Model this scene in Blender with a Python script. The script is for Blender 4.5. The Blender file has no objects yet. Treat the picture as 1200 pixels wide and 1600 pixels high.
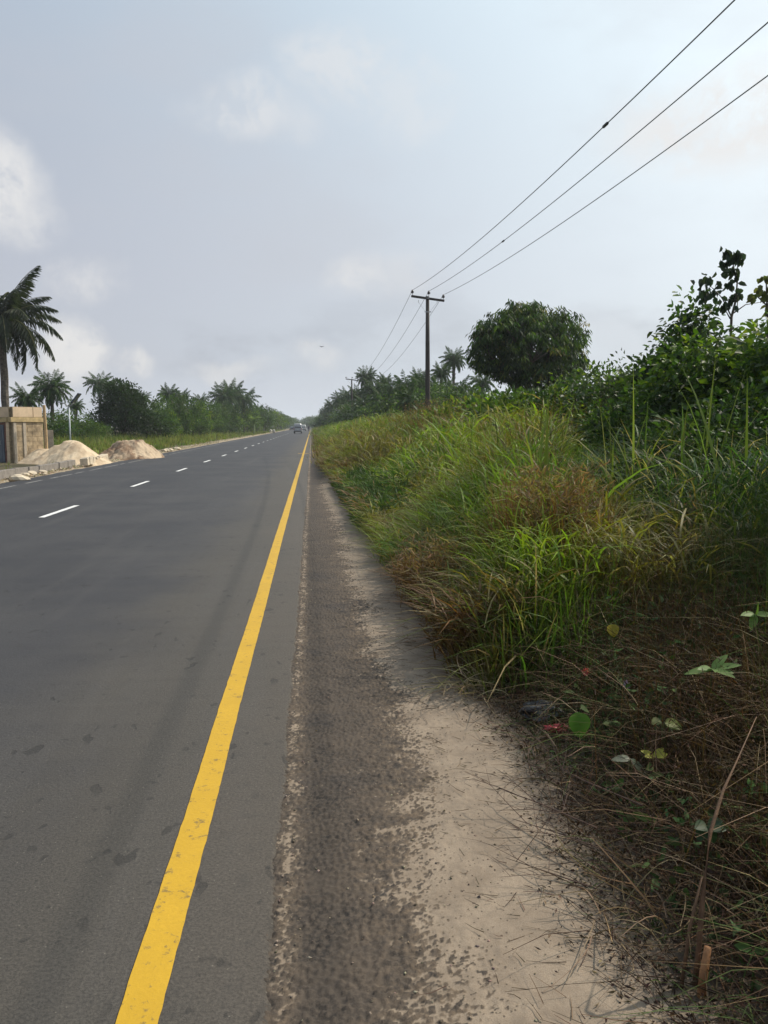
import bpy, bmesh, math, random
import numpy as np
from mathutils import Vector, Matrix
R = math.radians
random.seed(7); rng = np.random.default_rng(7)
S = bpy.context.scene; C = S.collection

# ------------------------------------------------------------------ camera
F_PX, CX, CY, HC = 1256.0, 600.0, 800.0, 1.6
PITCH = math.atan((800-665)/F_PX)
YAW = math.atan((600-487)*math.cos(PITCH)/F_PX)
cam = bpy.data.cameras.new("camera"); cam_o = bpy.data.objects.new("camera", cam); C.objects.link(cam_o)
cam.sensor_fit = 'VERTICAL'; cam.sensor_height = 24; cam.lens = 24*F_PX/1600
cam.clip_start = 0.05; cam.clip_end = 6000
cam_o.location = (0, 0, HC); cam_o.rotation_euler = (math.pi/2-PITCH, 0, -YAW)
S.camera = cam_o
FW = Vector((math.sin(YAW)*math.cos(PITCH), math.cos(YAW)*math.cos(PITCH), -math.sin(PITCH)))
RT = Vector((math.cos(YAW), -math.sin(YAW), 0)); UP = RT.cross(FW)
def ray(px, py): return FW + RT*((px-CX)/F_PX) + UP*((CY-py)/F_PX)
def at(px, py, Y):
    d = ray(px, py); return Vector((0, 0, HC)) + d*(Y/d.y)
def top(px, py, Y): return at(px, py, Y).z

# ------------------------------------------------------------------ sun and sky
SUN_AZ, SUN_EL = R(68), R(46)          # azimuth clockwise from the road's direction (+Y)
SV = Vector((math.sin(SUN_AZ)*math.cos(SUN_EL), math.cos(SUN_AZ)*math.cos(SUN_EL), math.sin(SUN_EL)))
sl = bpy.data.lights.new("sun", 'SUN'); sl.energy = 4.2; sl.angle = R(0.6); sl.color = (1.0, 0.90, 0.76)
so = bpy.data.objects.new("sun", sl); C.objects.link(so); so.rotation_euler = SV.to_track_quat('Z', 'Y').to_euler()
S.view_settings.view_transform = 'Standard'; S.view_settings.look = 'None'
S.view_settings.exposure = 0.0; S.view_settings.gamma = 1.0
S.cycles.max_bounces = 6; S.cycles.diffuse_bounces = 2; S.cycles.transmission_bounces = 3; S.cycles.volume_bounces = 0
S.cycles.glossy_bounces = 2; S.cycles.use_denoising = True; S.cycles.transparent_max_bounces = 6

class NT:
    def __init__(s, t): s.t = t; s.t.nodes.clear()
    def n(s, typ, ins=None, **pr):
        nd = s.t.nodes.new(typ)
        for k, v in pr.items(): setattr(nd, k, v)
        for k, v in (ins or {}).items():
            if isinstance(v, bpy.types.NodeSocket): s.t.links.new(v, nd.inputs[k])
            else: nd.inputs[k].default_value = v
        return nd
    def m(s, op, a, b=0.0, c=0.0, clamp=False):
        return s.n('ShaderNodeMath', {0: a, 1: b, 2: c}, operation=op, use_clamp=clamp).outputs[0]
    def vm(s, op, a, b=(0, 0, 0)):
        nd = s.n('ShaderNodeVectorMath', {0: a, 1: b}, operation=op)
        return nd.outputs[1] if op in ('DOT_PRODUCT', 'LENGTH', 'DISTANCE') else nd.outputs[0]
    def mix(s, f, a, b, blend='MIX'):
        nd = s.n('ShaderNodeMix', data_type='RGBA', blend_type=blend)
        for i, v in ((0, f), (6, a), (7, b)):
            if isinstance(v, bpy.types.NodeSocket): s.t.links.new(v, nd.inputs[i])
            else: nd.inputs[i].default_value = (*v, 1) if i and len(v) == 3 else v
        return nd.outputs[2]
    def noise(s, vec, scale, detail=3, rough=.55, dist=0):
        return s.n('ShaderNodeTexNoise', {'Vector': vec, 'Scale': scale, 'Detail': detail, 'Roughness': rough, 'Distortion': dist}).outputs[0]
    def step(s, v, a, b, lo=0.0, hi=1.0, kind='SMOOTHSTEP'):
        return s.n('ShaderNodeMapRange', {0: v, 1: a, 2: b, 3: lo, 4: hi}, interpolation_type=kind).outputs[0]

W = bpy.data.worlds.new("World"); S.world = W; W.use_nodes = True
w = NT(W.node_tree)
sky = w.n('ShaderNodeTexSky', sky_type='NISHITA', sun_disc=False, sun_elevation=SUN_EL, sun_rotation=SUN_AZ,
          air_density=1.4, dust_density=5.0, ozone_density=1.0).outputs[0]
D = w.vm('NORMALIZE', w.n('ShaderNodeTexCoord').outputs['Generated'])
sep = w.n('ShaderNodeSeparateXYZ', {0: D}); z = sep.outputs[2]
ramp = w.n('ShaderNodeValToRGB', {0: w.step(z, 0.0, 0.6, kind='LINEAR')})
cr = ramp.color_ramp
cr.elements[0].position = 0.0; cr.elements[0].color = (.80, .86, .95, 1)
cr.elements[1].position = 1.0; cr.elements[1].color = (.30, .39, .52, 1)
for p, c in ((.045, (.68, .72, .80)), (.12, (.57, .61, .69)), (.28, (.53, .56, .645)), (.5, (.47, .51, .60)), (.75, (.40, .47, .58))):
    e = cr.elements.new(p); e.color = (*c, 1)
base = ramp.outputs[0]
glow = w.vm('DOT_PRODUCT', D, tuple(SV))
g1 = w.m('POWER', w.m('MAXIMUM', glow, 0.0), 2.0)
g2 = w.m('POWER', w.m('MAXIMUM', glow, 0.0), 7.0)
base = w.mix(1.0, base, w.mix(w.m('MULTIPLY', g1, 1.0), (0, 0, 0), (.70, .83, .80)), 'ADD')
base = w.mix(1.0, base, w.mix(g2, (0, 0, 0), (.80, .74, .60)), 'ADD')
# stratus unevenness and puffs
wob = w.n('ShaderNodeTexNoise', {'Vector': D, 'Scale': 7.0, 'Detail': 5.0, 'Roughness': .6}).outputs[1]
wob = w.vm('SUBTRACT', wob, (.5, .5, .5)); 
Dw = w.vm('ADD', D, w.vm('MULTIPLY', wob, (.11, .11, .075)))
sq = w.vm('MULTIPLY', D, (1, 1, 2.2))
veil = w.noise(sq, 3.2, 5, .55)
base = w.mix(w.step(veil, .42, .72, 0, .33), base, (.60, .61, .66))
grey = w.noise(w.vm('ADD', sq, (3.1, 1.7, .4)), 5.0, 5, .6)
base = w.mix(w.m('MULTIPLY', w.step(grey, .5, .72, 0, .36), w.step(z, .22, .06, 0, 1)), base, (.36, .385, .45))
puffn = w.noise(Dw, 16.0, 6, .62)
puff = None
for px, py, rx, rz, s in ((380, 170, .085, .036, .55), (545, 118, .07, .045, .5), (640, 150, .07, .05, .3), (-6, 290, .054, .066, .85), (10, 335, .05, .04, .6),
                          (120, 540, .045, .044, .95), (212, 566, .035, .02, .75), (130, 432, .06, .03, .5), (565, 440, .045, .03, .5),
                          (490, 560, .045, .022, .42), (370, 578, .05, .018, .5), (1150, 185, .15, .055, .9), (640, 430, .05, .03, .25), (60, 600, .05, .018, .5)):
    d0 = ray(px, py).normalized()
    dv = w.vm('SUBTRACT', Dw, tuple(d0))
    dist = w.vm('LENGTH', w.vm('DIVIDE', dv, (rx, rx, rz)))
    b = w.m('MULTIPLY', w.step(dist, 1.15, .35), s)
    puff = b if puff is None else w.m('MAXIMUM', puff, b)
pm = w.m('MULTIPLY', puff, w.step(puffn, .36, .58, .25, 1.0))
base = w.mix(pm, base, (.88, .87, .86))
base10 = w.vm('MULTIPLY', base, (10, 10, 10))
fin = w.mix(.9, sky, base10)
bg = w.n('ShaderNodeBackground', {'Color': fin, 'Strength': 0.1})
w.n('ShaderNodeOutputWorld', {'Surface': bg.outputs[0]})

# ------------------------------------------------------------------ helpers
def tag(o, label=None, cat=None, group=None, kind=None):
    if label: o['label'] = label
    if cat: o['category'] = cat
    if group: o['group'] = group
    if kind: o['kind'] = kind
    return o
def empty(name, loc, rz=0, sc=1):
    o = bpy.data.objects.new(name, None); C.objects.link(o); o.location = loc; o.rotation_euler = (0, 0, rz)
    o.scale = (sc, sc, sc) if not hasattr(sc, '__len__') else sc
    o.empty_display_size = .2; return o
def link(name, me, parent=None, mat=None):
    o = bpy.data.objects.new(name, me); C.objects.link(o)
    if parent: o.parent = parent
    if mat and not me.materials: me.materials.append(mat)
    return o
def copy_tree(o, parent=None):
    c = o.copy(); C.objects.link(c)
    if parent: c.parent = parent
    for ch in o.children: copy_tree(ch, c)
    return c
def np_mesh(name, V, faces, col=None, vattr=None, smooth=False):
    """faces: list of int arrays (n,k). col: per-face colour list matching faces."""
    me = bpy.data.meshes.new(name)
    V = np.asarray(V, dtype=np.float32)
    me.vertices.add(len(V)); me.vertices.foreach_set('co', V.ravel())
    loops = np.concatenate([f.ravel() for f in faces]); ks = np.concatenate([np.full(len(f), f.shape[1]) for f in faces])
    st = np.concatenate([[0], np.cumsum(ks)[:-1]])
    me.loops.add(len(loops)); me.loops.foreach_set('vertex_index', loops.astype(np.int32))
    me.polygons.add(len(ks)); me.polygons.foreach_set('loop_start', st.astype(np.int32))
    me.update(calc_edges=True)
    if col is not None:
        a = me.attributes.new('Col', 'FLOAT_COLOR', 'FACE')
        cc = np.concatenate(col); cc = np.concatenate([cc, np.ones((len(cc), 1))], 1)
        a.data.foreach_set('color', cc.astype(np.float32).ravel())
    for k, v in (vattr or {}).items():
        a = me.attributes.new(k, 'FLOAT', 'POINT'); a.data.foreach_set('value', v.astype(np.float32))
    if smooth: me.polygons.foreach_set('use_smooth', np.ones(len(ks), dtype=bool))
    me.update(); return me
def vnoise(x, y, s, seed=0, oct=4, gain=.5):
    x = np.asarray(x, float)/s; y = np.asarray(y, float)/s; out = 0; a = 1; tot = 0
    for o in range(oct):
        xi = np.floor(x).astype(np.int64); yi = np.floor(y).astype(np.int64); fx = x-xi; fy = y-yi
        fx = fx*fx*(3-2*fx); fy = fy*fy*(3-2*fy)
        def h(i, j):
            n = (i*374761393 + j*668265263 + (seed+o*17)*1274126177) & 0xffffffff
            n = ((n ^ (n >> 13))*1274126177) & 0xffffffff
            return ((n ^ (n >> 16)) & 0xffff)/65535.0
        out = out + a*((h(xi, yi)*(1-fx)+h(xi+1, yi)*fx)*(1-fy)+(h(xi, yi+1)*(1-fx)+h(xi+1, yi+1)*fx)*fy)
        tot += a; a *= gain; x = x*2+11.3; y = y*2+5.7
    return out/tot
def sstep(v, a, b):
    t = np.clip((v-a)/(b-a), 0, 1); return t*t*(3-2*t)
class MB:
    """collects boxes, tubes and lathes into one mesh"""
    def __init__(s): s.bm = bmesh.new()
    def box(s, c, d, rot=None, bev=0):
        r = bmesh.ops.create_cube(s.bm, size=1); vs = r['verts']
        bmesh.ops.scale(s.bm, vec=d, verts=vs)
        if bev:
            es = list({e for v in vs for e in v.link_edges})
            r2 = bmesh.ops.bevel(s.bm, geom=es, offset=bev, segments=2, profile=.6, affect='EDGES'); vs = list({v for f in r2['faces'] for v in f.verts} | {v for v in vs if v.is_valid})
        M = Matrix.Translation(c) @ (rot.to_4x4() if rot else Matrix())
        bmesh.ops.transform(s.bm, matrix=M, verts=vs); return s
    def tube(s, pts, rad, n=8, cap=True):
        pts = [Vector(p) for p in pts]; rad = rad if hasattr(rad, '__len__') else [rad]*len(pts); rings = []
        for i, p in enumerate(pts):
            t = (pts[min(i+1, len(pts)-1)]-pts[max(i-1, 0)]).normalized()
            u = t.cross(Vector((0, 0, 1)) if abs(t.z) < .9 else Vector((1, 0, 0))).normalized(); v = t.cross(u)
            rings.append([s.bm.verts.new(p+(u*math.cos(2*math.pi*k/n)+v*math.sin(2*math.pi*k/n))*rad[i]) for k in range(n)])
        for a, b in zip(rings, rings[1:]):
            for k in range(n): s.bm.faces.new((a[k], a[(k+1) % n], b[(k+1) % n], b[k]))
        if cap: s.bm.faces.new(rings[0][::-1]); s.bm.faces.new(rings[-1])
        return s
    def poly(s, pts, thick=None):
        vs = [s.bm.verts.new(p) for p in pts]; f = s.bm.faces.new(vs)
        if thick:
            r = bmesh.ops.extrude_face_region(s.bm, geom=[f]); bmesh.ops.translate(s.bm, vec=thick, verts=[g for g in r['geom'] if isinstance(g, bmesh.types.BMVert)])
        return s
    def build(s, name, mat, parent=None, smooth=False):
        bmesh.ops.recalc_face_normals(s.bm, faces=s.bm.faces)
        me = bpy.data.meshes.new(name); s.bm.to_mesh(me); s.bm.free()
        if smooth:
            for p in me.polygons: p.use_smooth = True
        return link(name, me, parent, mat)

# ------------------------------------------------------------------ materials
def newmat(name):
    m = bpy.data.materials.new(name); m.use_nodes = True; return m, NT(m.node_tree)
def finish(t, sh): t.n('ShaderNodeOutputMaterial', {'Surface': sh})
def simple(name, col, rough=.6, metal=0, var=.25, scale=6, bump=0, spec=.5):
    m, t = newmat(name); P = t.n('ShaderNodeTexCoord').outputs['Object']
    nz = t.noise(P, scale, 5, .6)
    c = t.mix(t.step(nz, .3, .7), tuple(x*(1-var) for x in col), tuple(min(1, x*(1+var)) for x in col))
    ins = {'Base Color': c, 'Roughness': rough, 'Metallic': metal, 'Specular IOR Level': spec}
    if bump: ins['Normal'] = t.n('ShaderNodeBump', {'Height': t.noise(P, scale*8, 4, .6), 'Strength': bump, 'Distance': .02}).outputs[0]
    finish(t, t.n('ShaderNodeBsdfPrincipled', ins).outputs[0]); return m
def foliage(name, transl=.35, gloss=.25, rough=.45):
    m, t = newmat(name)
    c = t.n('ShaderNodeAttribute', attribute_name='Col').outputs['Color']
    p = t.n('ShaderNodeBsdfPrincipled', {'Base Color': c, 'Roughness': rough, 'Specular IOR Level': gloss})
    tc = t.mix(1.0, c, (1.25, 1.35, .55), 'MULTIPLY')
    tr = t.n('ShaderNodeBsdfTranslucent', {'Color': tc})
    finish(t, t.n('ShaderNodeMixShader', {0: transl, 1: p.outputs[0], 2: tr.outputs[0]}).outputs[0]); return m
M_GRASS = foliage('grass blades', .42, .20, .5)
M_LEAF = foliage('leaves', .36, .25, .5)
M_PALM = foliage('palm fronds', .28, .2, .55)
M_DRY = foliage('dry litter', .12, .1, .8)
M_BARK = simple('bark', (.09, .07, .055), .9, var=.4, scale=9, bump=.6)
M_PALMBARK = simple('palm trunk', (.10, .085, .07), .95, var=.5, scale=7, bump=.8)
M_WOODPOLE = simple('weathered pole wood', (.045, .036, .032), .85, var=.3, scale=5, bump=.3)
M_STEEL = simple('galvanised steel', (.35, .36, .37), .45, .6, var=.12)
M_CERAMIC = simple('brown ceramic', (.035, .022, .02), .3, var=.2)
M_WIRE = simple('aluminium conductor', (.06, .06, .065), .6, .3, var=.1)
M_TWIG = simple('dead twig', (.12, .075, .045), .9, var=.4, scale=20)
M_STRAW = foliage('straw', .15, .3, .6)

# --- road
def road_mat():
    m, t = newmat('asphalt'); P = t.n('ShaderNodeNewGeometry').outputs['Position']
    sx = t.n('ShaderNodeSeparateXYZ', {0: P}); X = sx.outputs[0]
    st = t.vm('MULTIPLY', P, (1.6, .09, 1)); streak = t.noise(st, 1.0, 4, .6)
    big = t.noise(P, .55, 4, .6)
    c = t.mix(t.step(big, .35, .65), (.026, .026, .030), (.040, .039, .041))
    Xw = t.m('ADD', X, t.m('MULTIPLY', t.m('SUBTRACT', big, .5), 1.6))
    c = t.mix(t.step(Xw, -2.0, -.9, 0, .85), c, (.056, .050, .042))            # dusty brown towards the shoulder
    c = t.mix(t.step(Xw, -.75, -.15, 0, .8), c, (.064, .055, .046))
    c = t.mix(t.step(streak, .5, .75, 0, .40), c, (.066, .063, .062))
    far = t.noise(t.vm('MULTIPLY', P, (.9, .05, 1)), .6, 3, .5)
    c = t.mix(t.step(far, .5, .7, 0, .35), c, (.033, .033, .038))
    fine = t.noise(P, 90, 3, .7)
    c = t.mix(t.step(fine, .3, .7, 0, 1), t.mix(1.0, c, (.66, .66, .66), 'MULTIPLY'), t.mix(1.0, c, (1.36, 1.35, 1.33), 'MULTIPLY'))
    mott = t.noise(P, 9, 4, .7)
    c = t.mix(t.step(mott, .52, .78, 0, .55), c, (.030, .028, .026))
    # pale stone specks and dark oil spots
    vs = t.n('ShaderNodeTexVoronoi', {'Vector': P, 'Scale': 42.0, 'Randomness': 1.0}, voronoi_dimensions='2D')
    r = t.n('ShaderNodeSeparateXYZ', {0: vs.outputs['Color']}).outputs[0]
    sp = t.m('MULTIPLY', t.step(vs.outputs['Distance'], .15, .05), t.m('GREATER_THAN', r, .955))
    c = t.mix(t.m('MULTIPLY', sp, .7), c, (.17, .155, .13))
    wp = t.vm('ADD', P, t.vm('MULTIPLY', t.n('ShaderNodeTexNoise', {'Vector': P, 'Scale': 14.0}).outputs[1], (.10, .10, 0)))
    vb = t.n('ShaderNodeTexVoronoi', {'Vector': wp, 'Scale': 3.4, 'Randomness': 1.0}, voronoi_dimensions='2D')
    rb = t.n('ShaderNodeSeparateXYZ', {0: vb.outputs['Color']})
    rad = t.m('MULTIPLY', rb.outputs[1], .13)
    patch = t.step(t.noise(P, .9, 2), .40, .50)
    bl = t.m('MULTIPLY', t.step(t.noise(t.vm('MULTIPLY', P, (1, .55, 1)), 9.0, 2, .45), .645, .69), patch)
    c = t.mix(t.m('MULTIPLY', bl, .55), c, (.014, .013, .012))
    vc = t.n('ShaderNodeTexVoronoi', {'Vector': t.vm('ADD', wp, (4.2, 1.3, 0)), 'Scale': 11.0, 'Randomness': 1.0}, voronoi_dimensions='2D')
    rc = t.n('ShaderNodeSeparateXYZ', {0: vc.outputs['Color']})
    bs = t.m('MULTIPLY', t.step(t.m('SUBTRACT', vc.outputs['Distance'], t.m('MULTIPLY', rc.outputs[1], .16)), .03, -.03), t.m('GREATER_THAN', rc.outputs[0], .72))
    c = t.mix(t.m('MULTIPLY', bs, .55), c, (.018, .017, .016))
    hgt = t.m('ADD', t.noise(P, 160, 3, .7), t.m('MULTIPLY', t.noise(P, 45, 3, .7), .8))
    hgt = t.m('SUBTRACT', hgt, t.m('MULTIPLY', bl, .6))
    bump = t.n('ShaderNodeBump', {'Height': hgt, 'Strength': .8, 'Distance': .005}).outputs[0]
    finish(t, t.n('ShaderNodeBsdfPrincipled', {'Base Color': c, 'Roughness': .68, 'Specular IOR Level': .32, 'Normal': bump}).outputs[0]); return m
M_ROAD = road_mat()
def shoulder_mat():
    m, t = newmat('chip seal and sand'); P = t.n('ShaderNodeNewGeometry').outputs['Position']
    s = t.n('ShaderNodeAttribute', attribute_name='sand').outputs['Fac']
    n1 = t.noise(P, 60, 4, .7); n2 = t.noise(P, 3.5, 4, .6); n3 = t.noise(P, 260, 2, .6)
    c = t.mix(t.step(n1, .3, .7), (.026, .023, .021), (.088, .070, .055))
    c = t.mix(t.step(n2, .42, .66, 0, .6), c, (.085, .067, .052))
    c = t.mix(t.step(t.noise(P, 1.1, 4, .6), .52, .70, 0, .55), c, (.026, .026, .029))
    sn = t.mix(t.step(t.noise(P, 5, 5, .65), .3, .7), (.205, .162, .122), (.30, .242, .182))
    sn = t.mix(t.step(n3, .35, .7, 0, .55), sn, (.17, .125, .082))
    deb = t.n('ShaderNodeTexVoronoi', {'Vector': t.vm('MULTIPLY', P, (1, .8, 1)), 'Scale': 55.0}, voronoi_dimensions='2D')
    rd = t.n('ShaderNodeSeparateXYZ', {0: deb.outputs['Color']}).outputs[0]
    dm = t.m('MULTIPLY', t.step(deb.outputs['Distance'], .22, .12), t.m('GREATER_THAN', rd, .90))
    sn = t.mix(t.m('MULTIPLY', dm, .8), sn, (.06, .045, .035))
    X = t.n('ShaderNodeSeparateXYZ', {0: P}).outputs[0]
    lit = t.m('ADD', X, t.m('MULTIPLY', t.m('SUBTRACT', t.noise(P, 3, 5, .7), .5), .5))
    sn = t.mix(t.step(lit, .85, 1.15, 0, .85), sn, (.075, .055, .04))          # leaf mould near the plants
    dust = t.n('ShaderNodeAttribute', attribute_name='dust').outputs['Fac']
    c = t.mix(t.m('MULTIPLY', dust, t.step(t.noise(P, 22, 5, .75), .38, .66)), c, (.17, .125, .085))
    c = t.mix(t.step(s, .1, .9), c, sn)
    h = t.m('ADD', t.m('MULTIPLY', n1, 1.0), n3)
    bump = t.n('ShaderNodeBump', {'Height': h, 'Strength': .45, 'Distance': .004}).outputs[0]
    finish(t, t.n('ShaderNodeBsdfPrincipled', {'Base Color': c, 'Roughness': .85, 'Specular IOR Level': .25, 'Normal': bump}).outputs[0]); return m
M_SHOULDER = shoulder_mat()
def ground_mat():
    m, t = newmat('roadside soil'); P = t.n('ShaderNodeNewGeometry').outputs['Position']
    X = t.n('ShaderNodeSeparateXYZ', {0: P}).outputs[0]
    n = t.noise(P, .5, 5, .6); n2 = t.noise(P, 6, 5, .65)
    c = t.mix(t.step(n, .4, .62), (.055, .050, .028), (.13, .105, .065))
    c = t.mix(t.step(n2, .4, .7, 0, .5), c, (.05, .045, .03))
    lf = t.m('ADD', X, t.m('MULTIPLY', t.m('SUBTRACT', t.noise(P, .8, 4, .6), .5), 2.2))
    sand = t.m('MULTIPLY', t.step(lf, -10.6, -9.3), t.step(lf, -5, -8))
    c = t.mix(sand, c, t.mix(n2, (.22, .18, .13), (.38, .31, .22)))
    bump = t.n('ShaderNodeBump', {'Height': n2, 'Strength': .6, 'Distance': .05}).outputs[0]
    finish(t, t.n('ShaderNodeBsdfPrincipled', {'Base Color': c, 'Roughness': .95, 'Specular IOR Level': .15, 'Normal': bump}).outputs[0]); return m
M_GROUND = ground_mat()
def paint_mat(name, col, worn, wear):
    m, t = newmat(name); P = t.n('ShaderNodeNewGeometry').outputs['Position']
    n = t.noise(P, 14, 6, .72); n2 = t.noise(P, 70, 4, .7); n3 = t.noise(P, 2.2, 4, .6)
    c = t.mix(t.step(n3, .35, .65), tuple(x*.86 for x in col), col)
    c = t.mix(t.step(n2, .25, .75), tuple(x*.84 for x in col), c)
    a = t.m('ADD', t.m('MULTIPLY', n, .65), t.m('MULTIPLY', n2, .35))
    c = t.mix(t.step(a, wear, wear+.07, 0, .8), c, worn)
    bump = t.n('ShaderNodeBump', {'Height': t.m('ADD', n2, n), 'Strength': .4, 'Distance': .004}).outputs[0]
    finish(t, t.n('ShaderNodeBsdfPrincipled', {'Base Color': c, 'Roughness': .6, 'Specular IOR Level': .35, 'Normal': bump}).outputs[0]); return m
M_YELLOW = paint_mat('yellow road paint', (.56, .335, .018), (.15, .105, .04), .545)
M_WHITE = paint_mat('white road paint', (.74, .74, .72), (.22, .22, .22), .60)
M_WHITEW = paint_mat('worn white road paint', (.30, .29, .27), (.10, .10, .10), .46)

# ------------------------------------------------------------------ setting: ground, road, shoulder, markings
def grid_mesh(name, xs, ys, zf, attr=None, smooth=True):
    X, Y = np.meshgrid(xs, ys); Z = zf(X, Y); A = None
    if attr: A = {k: (Z[1] if isinstance(Z, tuple) else f(X, Y)).ravel() for k, f in attr.items()}
    if isinstance(Z, tuple): Z = Z[0]
    V = np.stack([X, Y, Z], -1).reshape(-1, 3); nx, ny = len(xs), len(ys)
    i = np.arange(ny-1)[:, None]*nx+np.arange(nx-1)[None]; i = i.ravel()
    F = np.stack([i, i+1, i+nx+1, i+nx], 1)
    return np_mesh(name, V, [F], vattr=A, smooth=smooth)
EDGE_Y = [0, 2.2, 3.2, 4.6, 7, 9.3, 15, 20, 27, 57, 200, 2000]
EDGE_X = [.84, .86, .93, .92, .94, .88, .86, .74, .52, .42, .42, .42]
def edge_x(Y): return np.interp(Y, EDGE_Y, EDGE_X)
def gz(X, Y):
    X = np.asarray(X, float); Y = np.asarray(Y, float)
    r = sstep(X, 1.15, 5.0)*.38 + vnoise(X, Y, 1.3, 3)*.10*sstep(X, 1.15, 1.8)
    l = sstep(-X, 8.7, 9.5)*.05 + vnoise(X, Y, 1.0, 5)*.07*sstep(-X, 9.0, 10)
    return -.07 + r + l
xs = np.concatenate([[-3000, -1200, -500, -200, -90, -50], np.arange(-30, -8, .5), [-8, -5, -2, 0, .6, .9, 1.1, 1.2], np.arange(1.3, 7, .2), np.arange(7, 20, 1), [25, 40, 80, 160, 400, 1200, 3000]])
ys = np.concatenate([[-600, -200, -80, -30], np.arange(-10, 60, .5), np.arange(60, 200, 4), [220, 260, 320, 400, 520, 700, 1000, 1600, 3500]])
g = link('ground', grid_mesh('ground', xs, ys, gz), None, M_GROUND); tag(g, kind='structure')

ry = np.concatenate([[-40, -20, -8], np.arange(-4, 1.5, .25), 1.5*np.exp(np.arange(0, 4.2, .012)), np.linspace(105, 900, 60)])
V = []; seam = -.135
for y in ry:
    j = (vnoise(y, 0.3, .05, 11, 3)-.5)*.035 + (vnoise(y, 2.3, .6, 12, 2)-.5)*.03
    jl = (vnoise(y, 5.3, .5, 13, 3)-.5)*.35
    for x in (-8.65+jl, -8.55+jl, -4.5, seam-.02+j*.8, seam+j): V.append((x, y, 0 if x < seam+j-.001 and x > -8.6+jl else -.012))
    V.append((seam+j+.004, y, -.05))
n = len(ry); i = (np.arange(n-1)[:, None]*6+np.arange(5)[None]).ravel()
road = link('road', np_mesh('road', np.array(V), [np.stack([i, i+1, i+7, i+6], 1)]), None, M_ROAD); tag(road, kind='structure')

def worley(X, Y, s, seed):
    x = X/s; y = Y/s; xi = np.floor(x).astype(np.int64); yi = np.floor(y).astype(np.int64)
    d1 = np.full(X.shape, 9.0); hh = np.zeros(X.shape)
    for dx in (-1, 0, 1):
        for dy in (-1, 0, 1):
            a, b = xi+dx, yi+dy
            def h(k):
                q = (a*374761393+b*668265263+k*1274126177+seed*97) & 0xffffffff
                q = ((q ^ (q >> 13))*1274126177) & 0xffffffff; return ((q ^ (q >> 16)) & 0xffff)/65535.
            d = np.hypot(a+h(1)-x, b+h(2)-y); v = h(3); m_ = d < d1; d1 = np.where(m_, d, d1); hh = np.where(m_, v, hh)
    return d1, hh
def shoulder_z(X, Y):
    fade = np.clip(1.3-Y/40, .25, 1)
    d, hh = worley(X, Y, .0165, 3)
    agg = (.0125*np.clip(1-d*1.25, 0, 1)*(.35+hh)*fade) + .004*(vnoise(X, Y, .13, 21)-.5)*2 - .014
    e = edge_x(Y); off = np.interp(Y, [0, 2.2, 3.5, 4.6, 6, 9, 15, 21, 27, 40, 3000], [.38, .40, .50, .60, .50, .48, .42, .33, .55, .9, .9])
    b = X - off - (vnoise(X*.6, Y, .35, 31)-.5)*.26 - (vnoise(X, Y, .07, 32)-.5)*.10 - (vnoise(X, Y, .018, 36, 2)-.5)*.12
    sand = -.0165 + .020*sstep(b, -.30, .26) + .012*sstep(X, .7, 1.3)
    sand = np.maximum(sand, -.0100-np.abs(X-(seam+.03))*.085 + .004*(vnoise(X, Y, .08, 35)-.5))
    trail = np.exp(-((Y-3.05-.25*(X-.3))/.03)**2)*sstep(X, .1, .3)
    sand = sand + trail*.006 + .005*(vnoise(X, Y, .09, 33, 5, .65)-.5)*2 + .006*(vnoise(X, Y, .5, 34)-.5)*sstep(b, 0, .3)
    s = np.clip((sand-agg)/.0022*.5+.35, 0, 1)
    shoulder_z.dust = (sstep(b, -.42, .0)*.75+.45*np.exp(-((X-seam-.04)/.05)**2)).ravel()
    return np.maximum(agg, sand), s
sy = np.concatenate([[-40, -20, -10], np.arange(-6, 1.0, .1), np.arange(1.0, 1.9, .02), 1.9*np.exp(np.arange(0, 3.4, .0030)), np.arange(58, 120, 1), np.linspace(122, 900, 40)])
sxs = np.concatenate([np.arange(-.17, 1.40, .0065), [1.44, 1.5]])
shm = grid_mesh('shoulder', sxs, sy, shoulder_z, {'sand': None}); a_ = shm.attributes.new('dust', 'FLOAT', 'POINT'); a_.data.foreach_set('value', shoulder_z.dust.astype(np.float32)); sh = link('shoulder', shm, None, M_SHOULDER); tag(sh, kind='structure')

def strip(name, segs, mat, z=.004):
    V = []; F = []
    for x0, x1, y0, y1, jag in segs:
        ny = max(2, int((y1-y0)/max(.03, min(1.5, y0*.006)))+1) if jag else 2
        yy = np.linspace(y0, y1, ny)
        if jag and y1-y0 > 40: yy = np.concatenate([np.arange(y0, 12, .03), 12*np.exp(np.arange(0, math.log(y1/12), .008)), [y1]])
        b = len(V)
        for y in yy:
            a = (vnoise(y, x0+9, .08, 41, 3)-.5)*jag; c = (vnoise(y, x1+19, .06, 42, 3)-.5)*jag
            lean = (vnoise(y, 4.4, 1.7, 43, 2)-.5)*jag*1.5
            V += [(x0+a+lean, y, z), (x1+c+lean, y, z)]
        for k in range(len(yy)-1): F.append((b+2*k, b+2*k+1, b+2*k+3, b+2*k+2))
    o = link(name, np_mesh(name, np.array(V), [np.array(F)]), None, mat); tag(o, kind='structure'); return o
strip('yellow_edge_line', [(-.540, -.425, -6, 300, .007), (-.80, -.555, 46.4, 46.75, 0), (-.415, -.16, 46.4, 46.75, 0)], M_YELLOW)
strip('white_centre_line', [(-4.78, -4.67, 14.45+7.15*k, 14.45+7.15*k+2.15, .008) for k in range(-2, 22)], M_WHITE)
eseg = []; y = 8.0
while y < 160:
    L = random.uniform(.4, 1.6); eseg.append((-7.97+random.uniform(-.01, .01), -7.88, y, y+L, .006)); y += L+random.choice([.05, .15, .3, .8])
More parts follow.
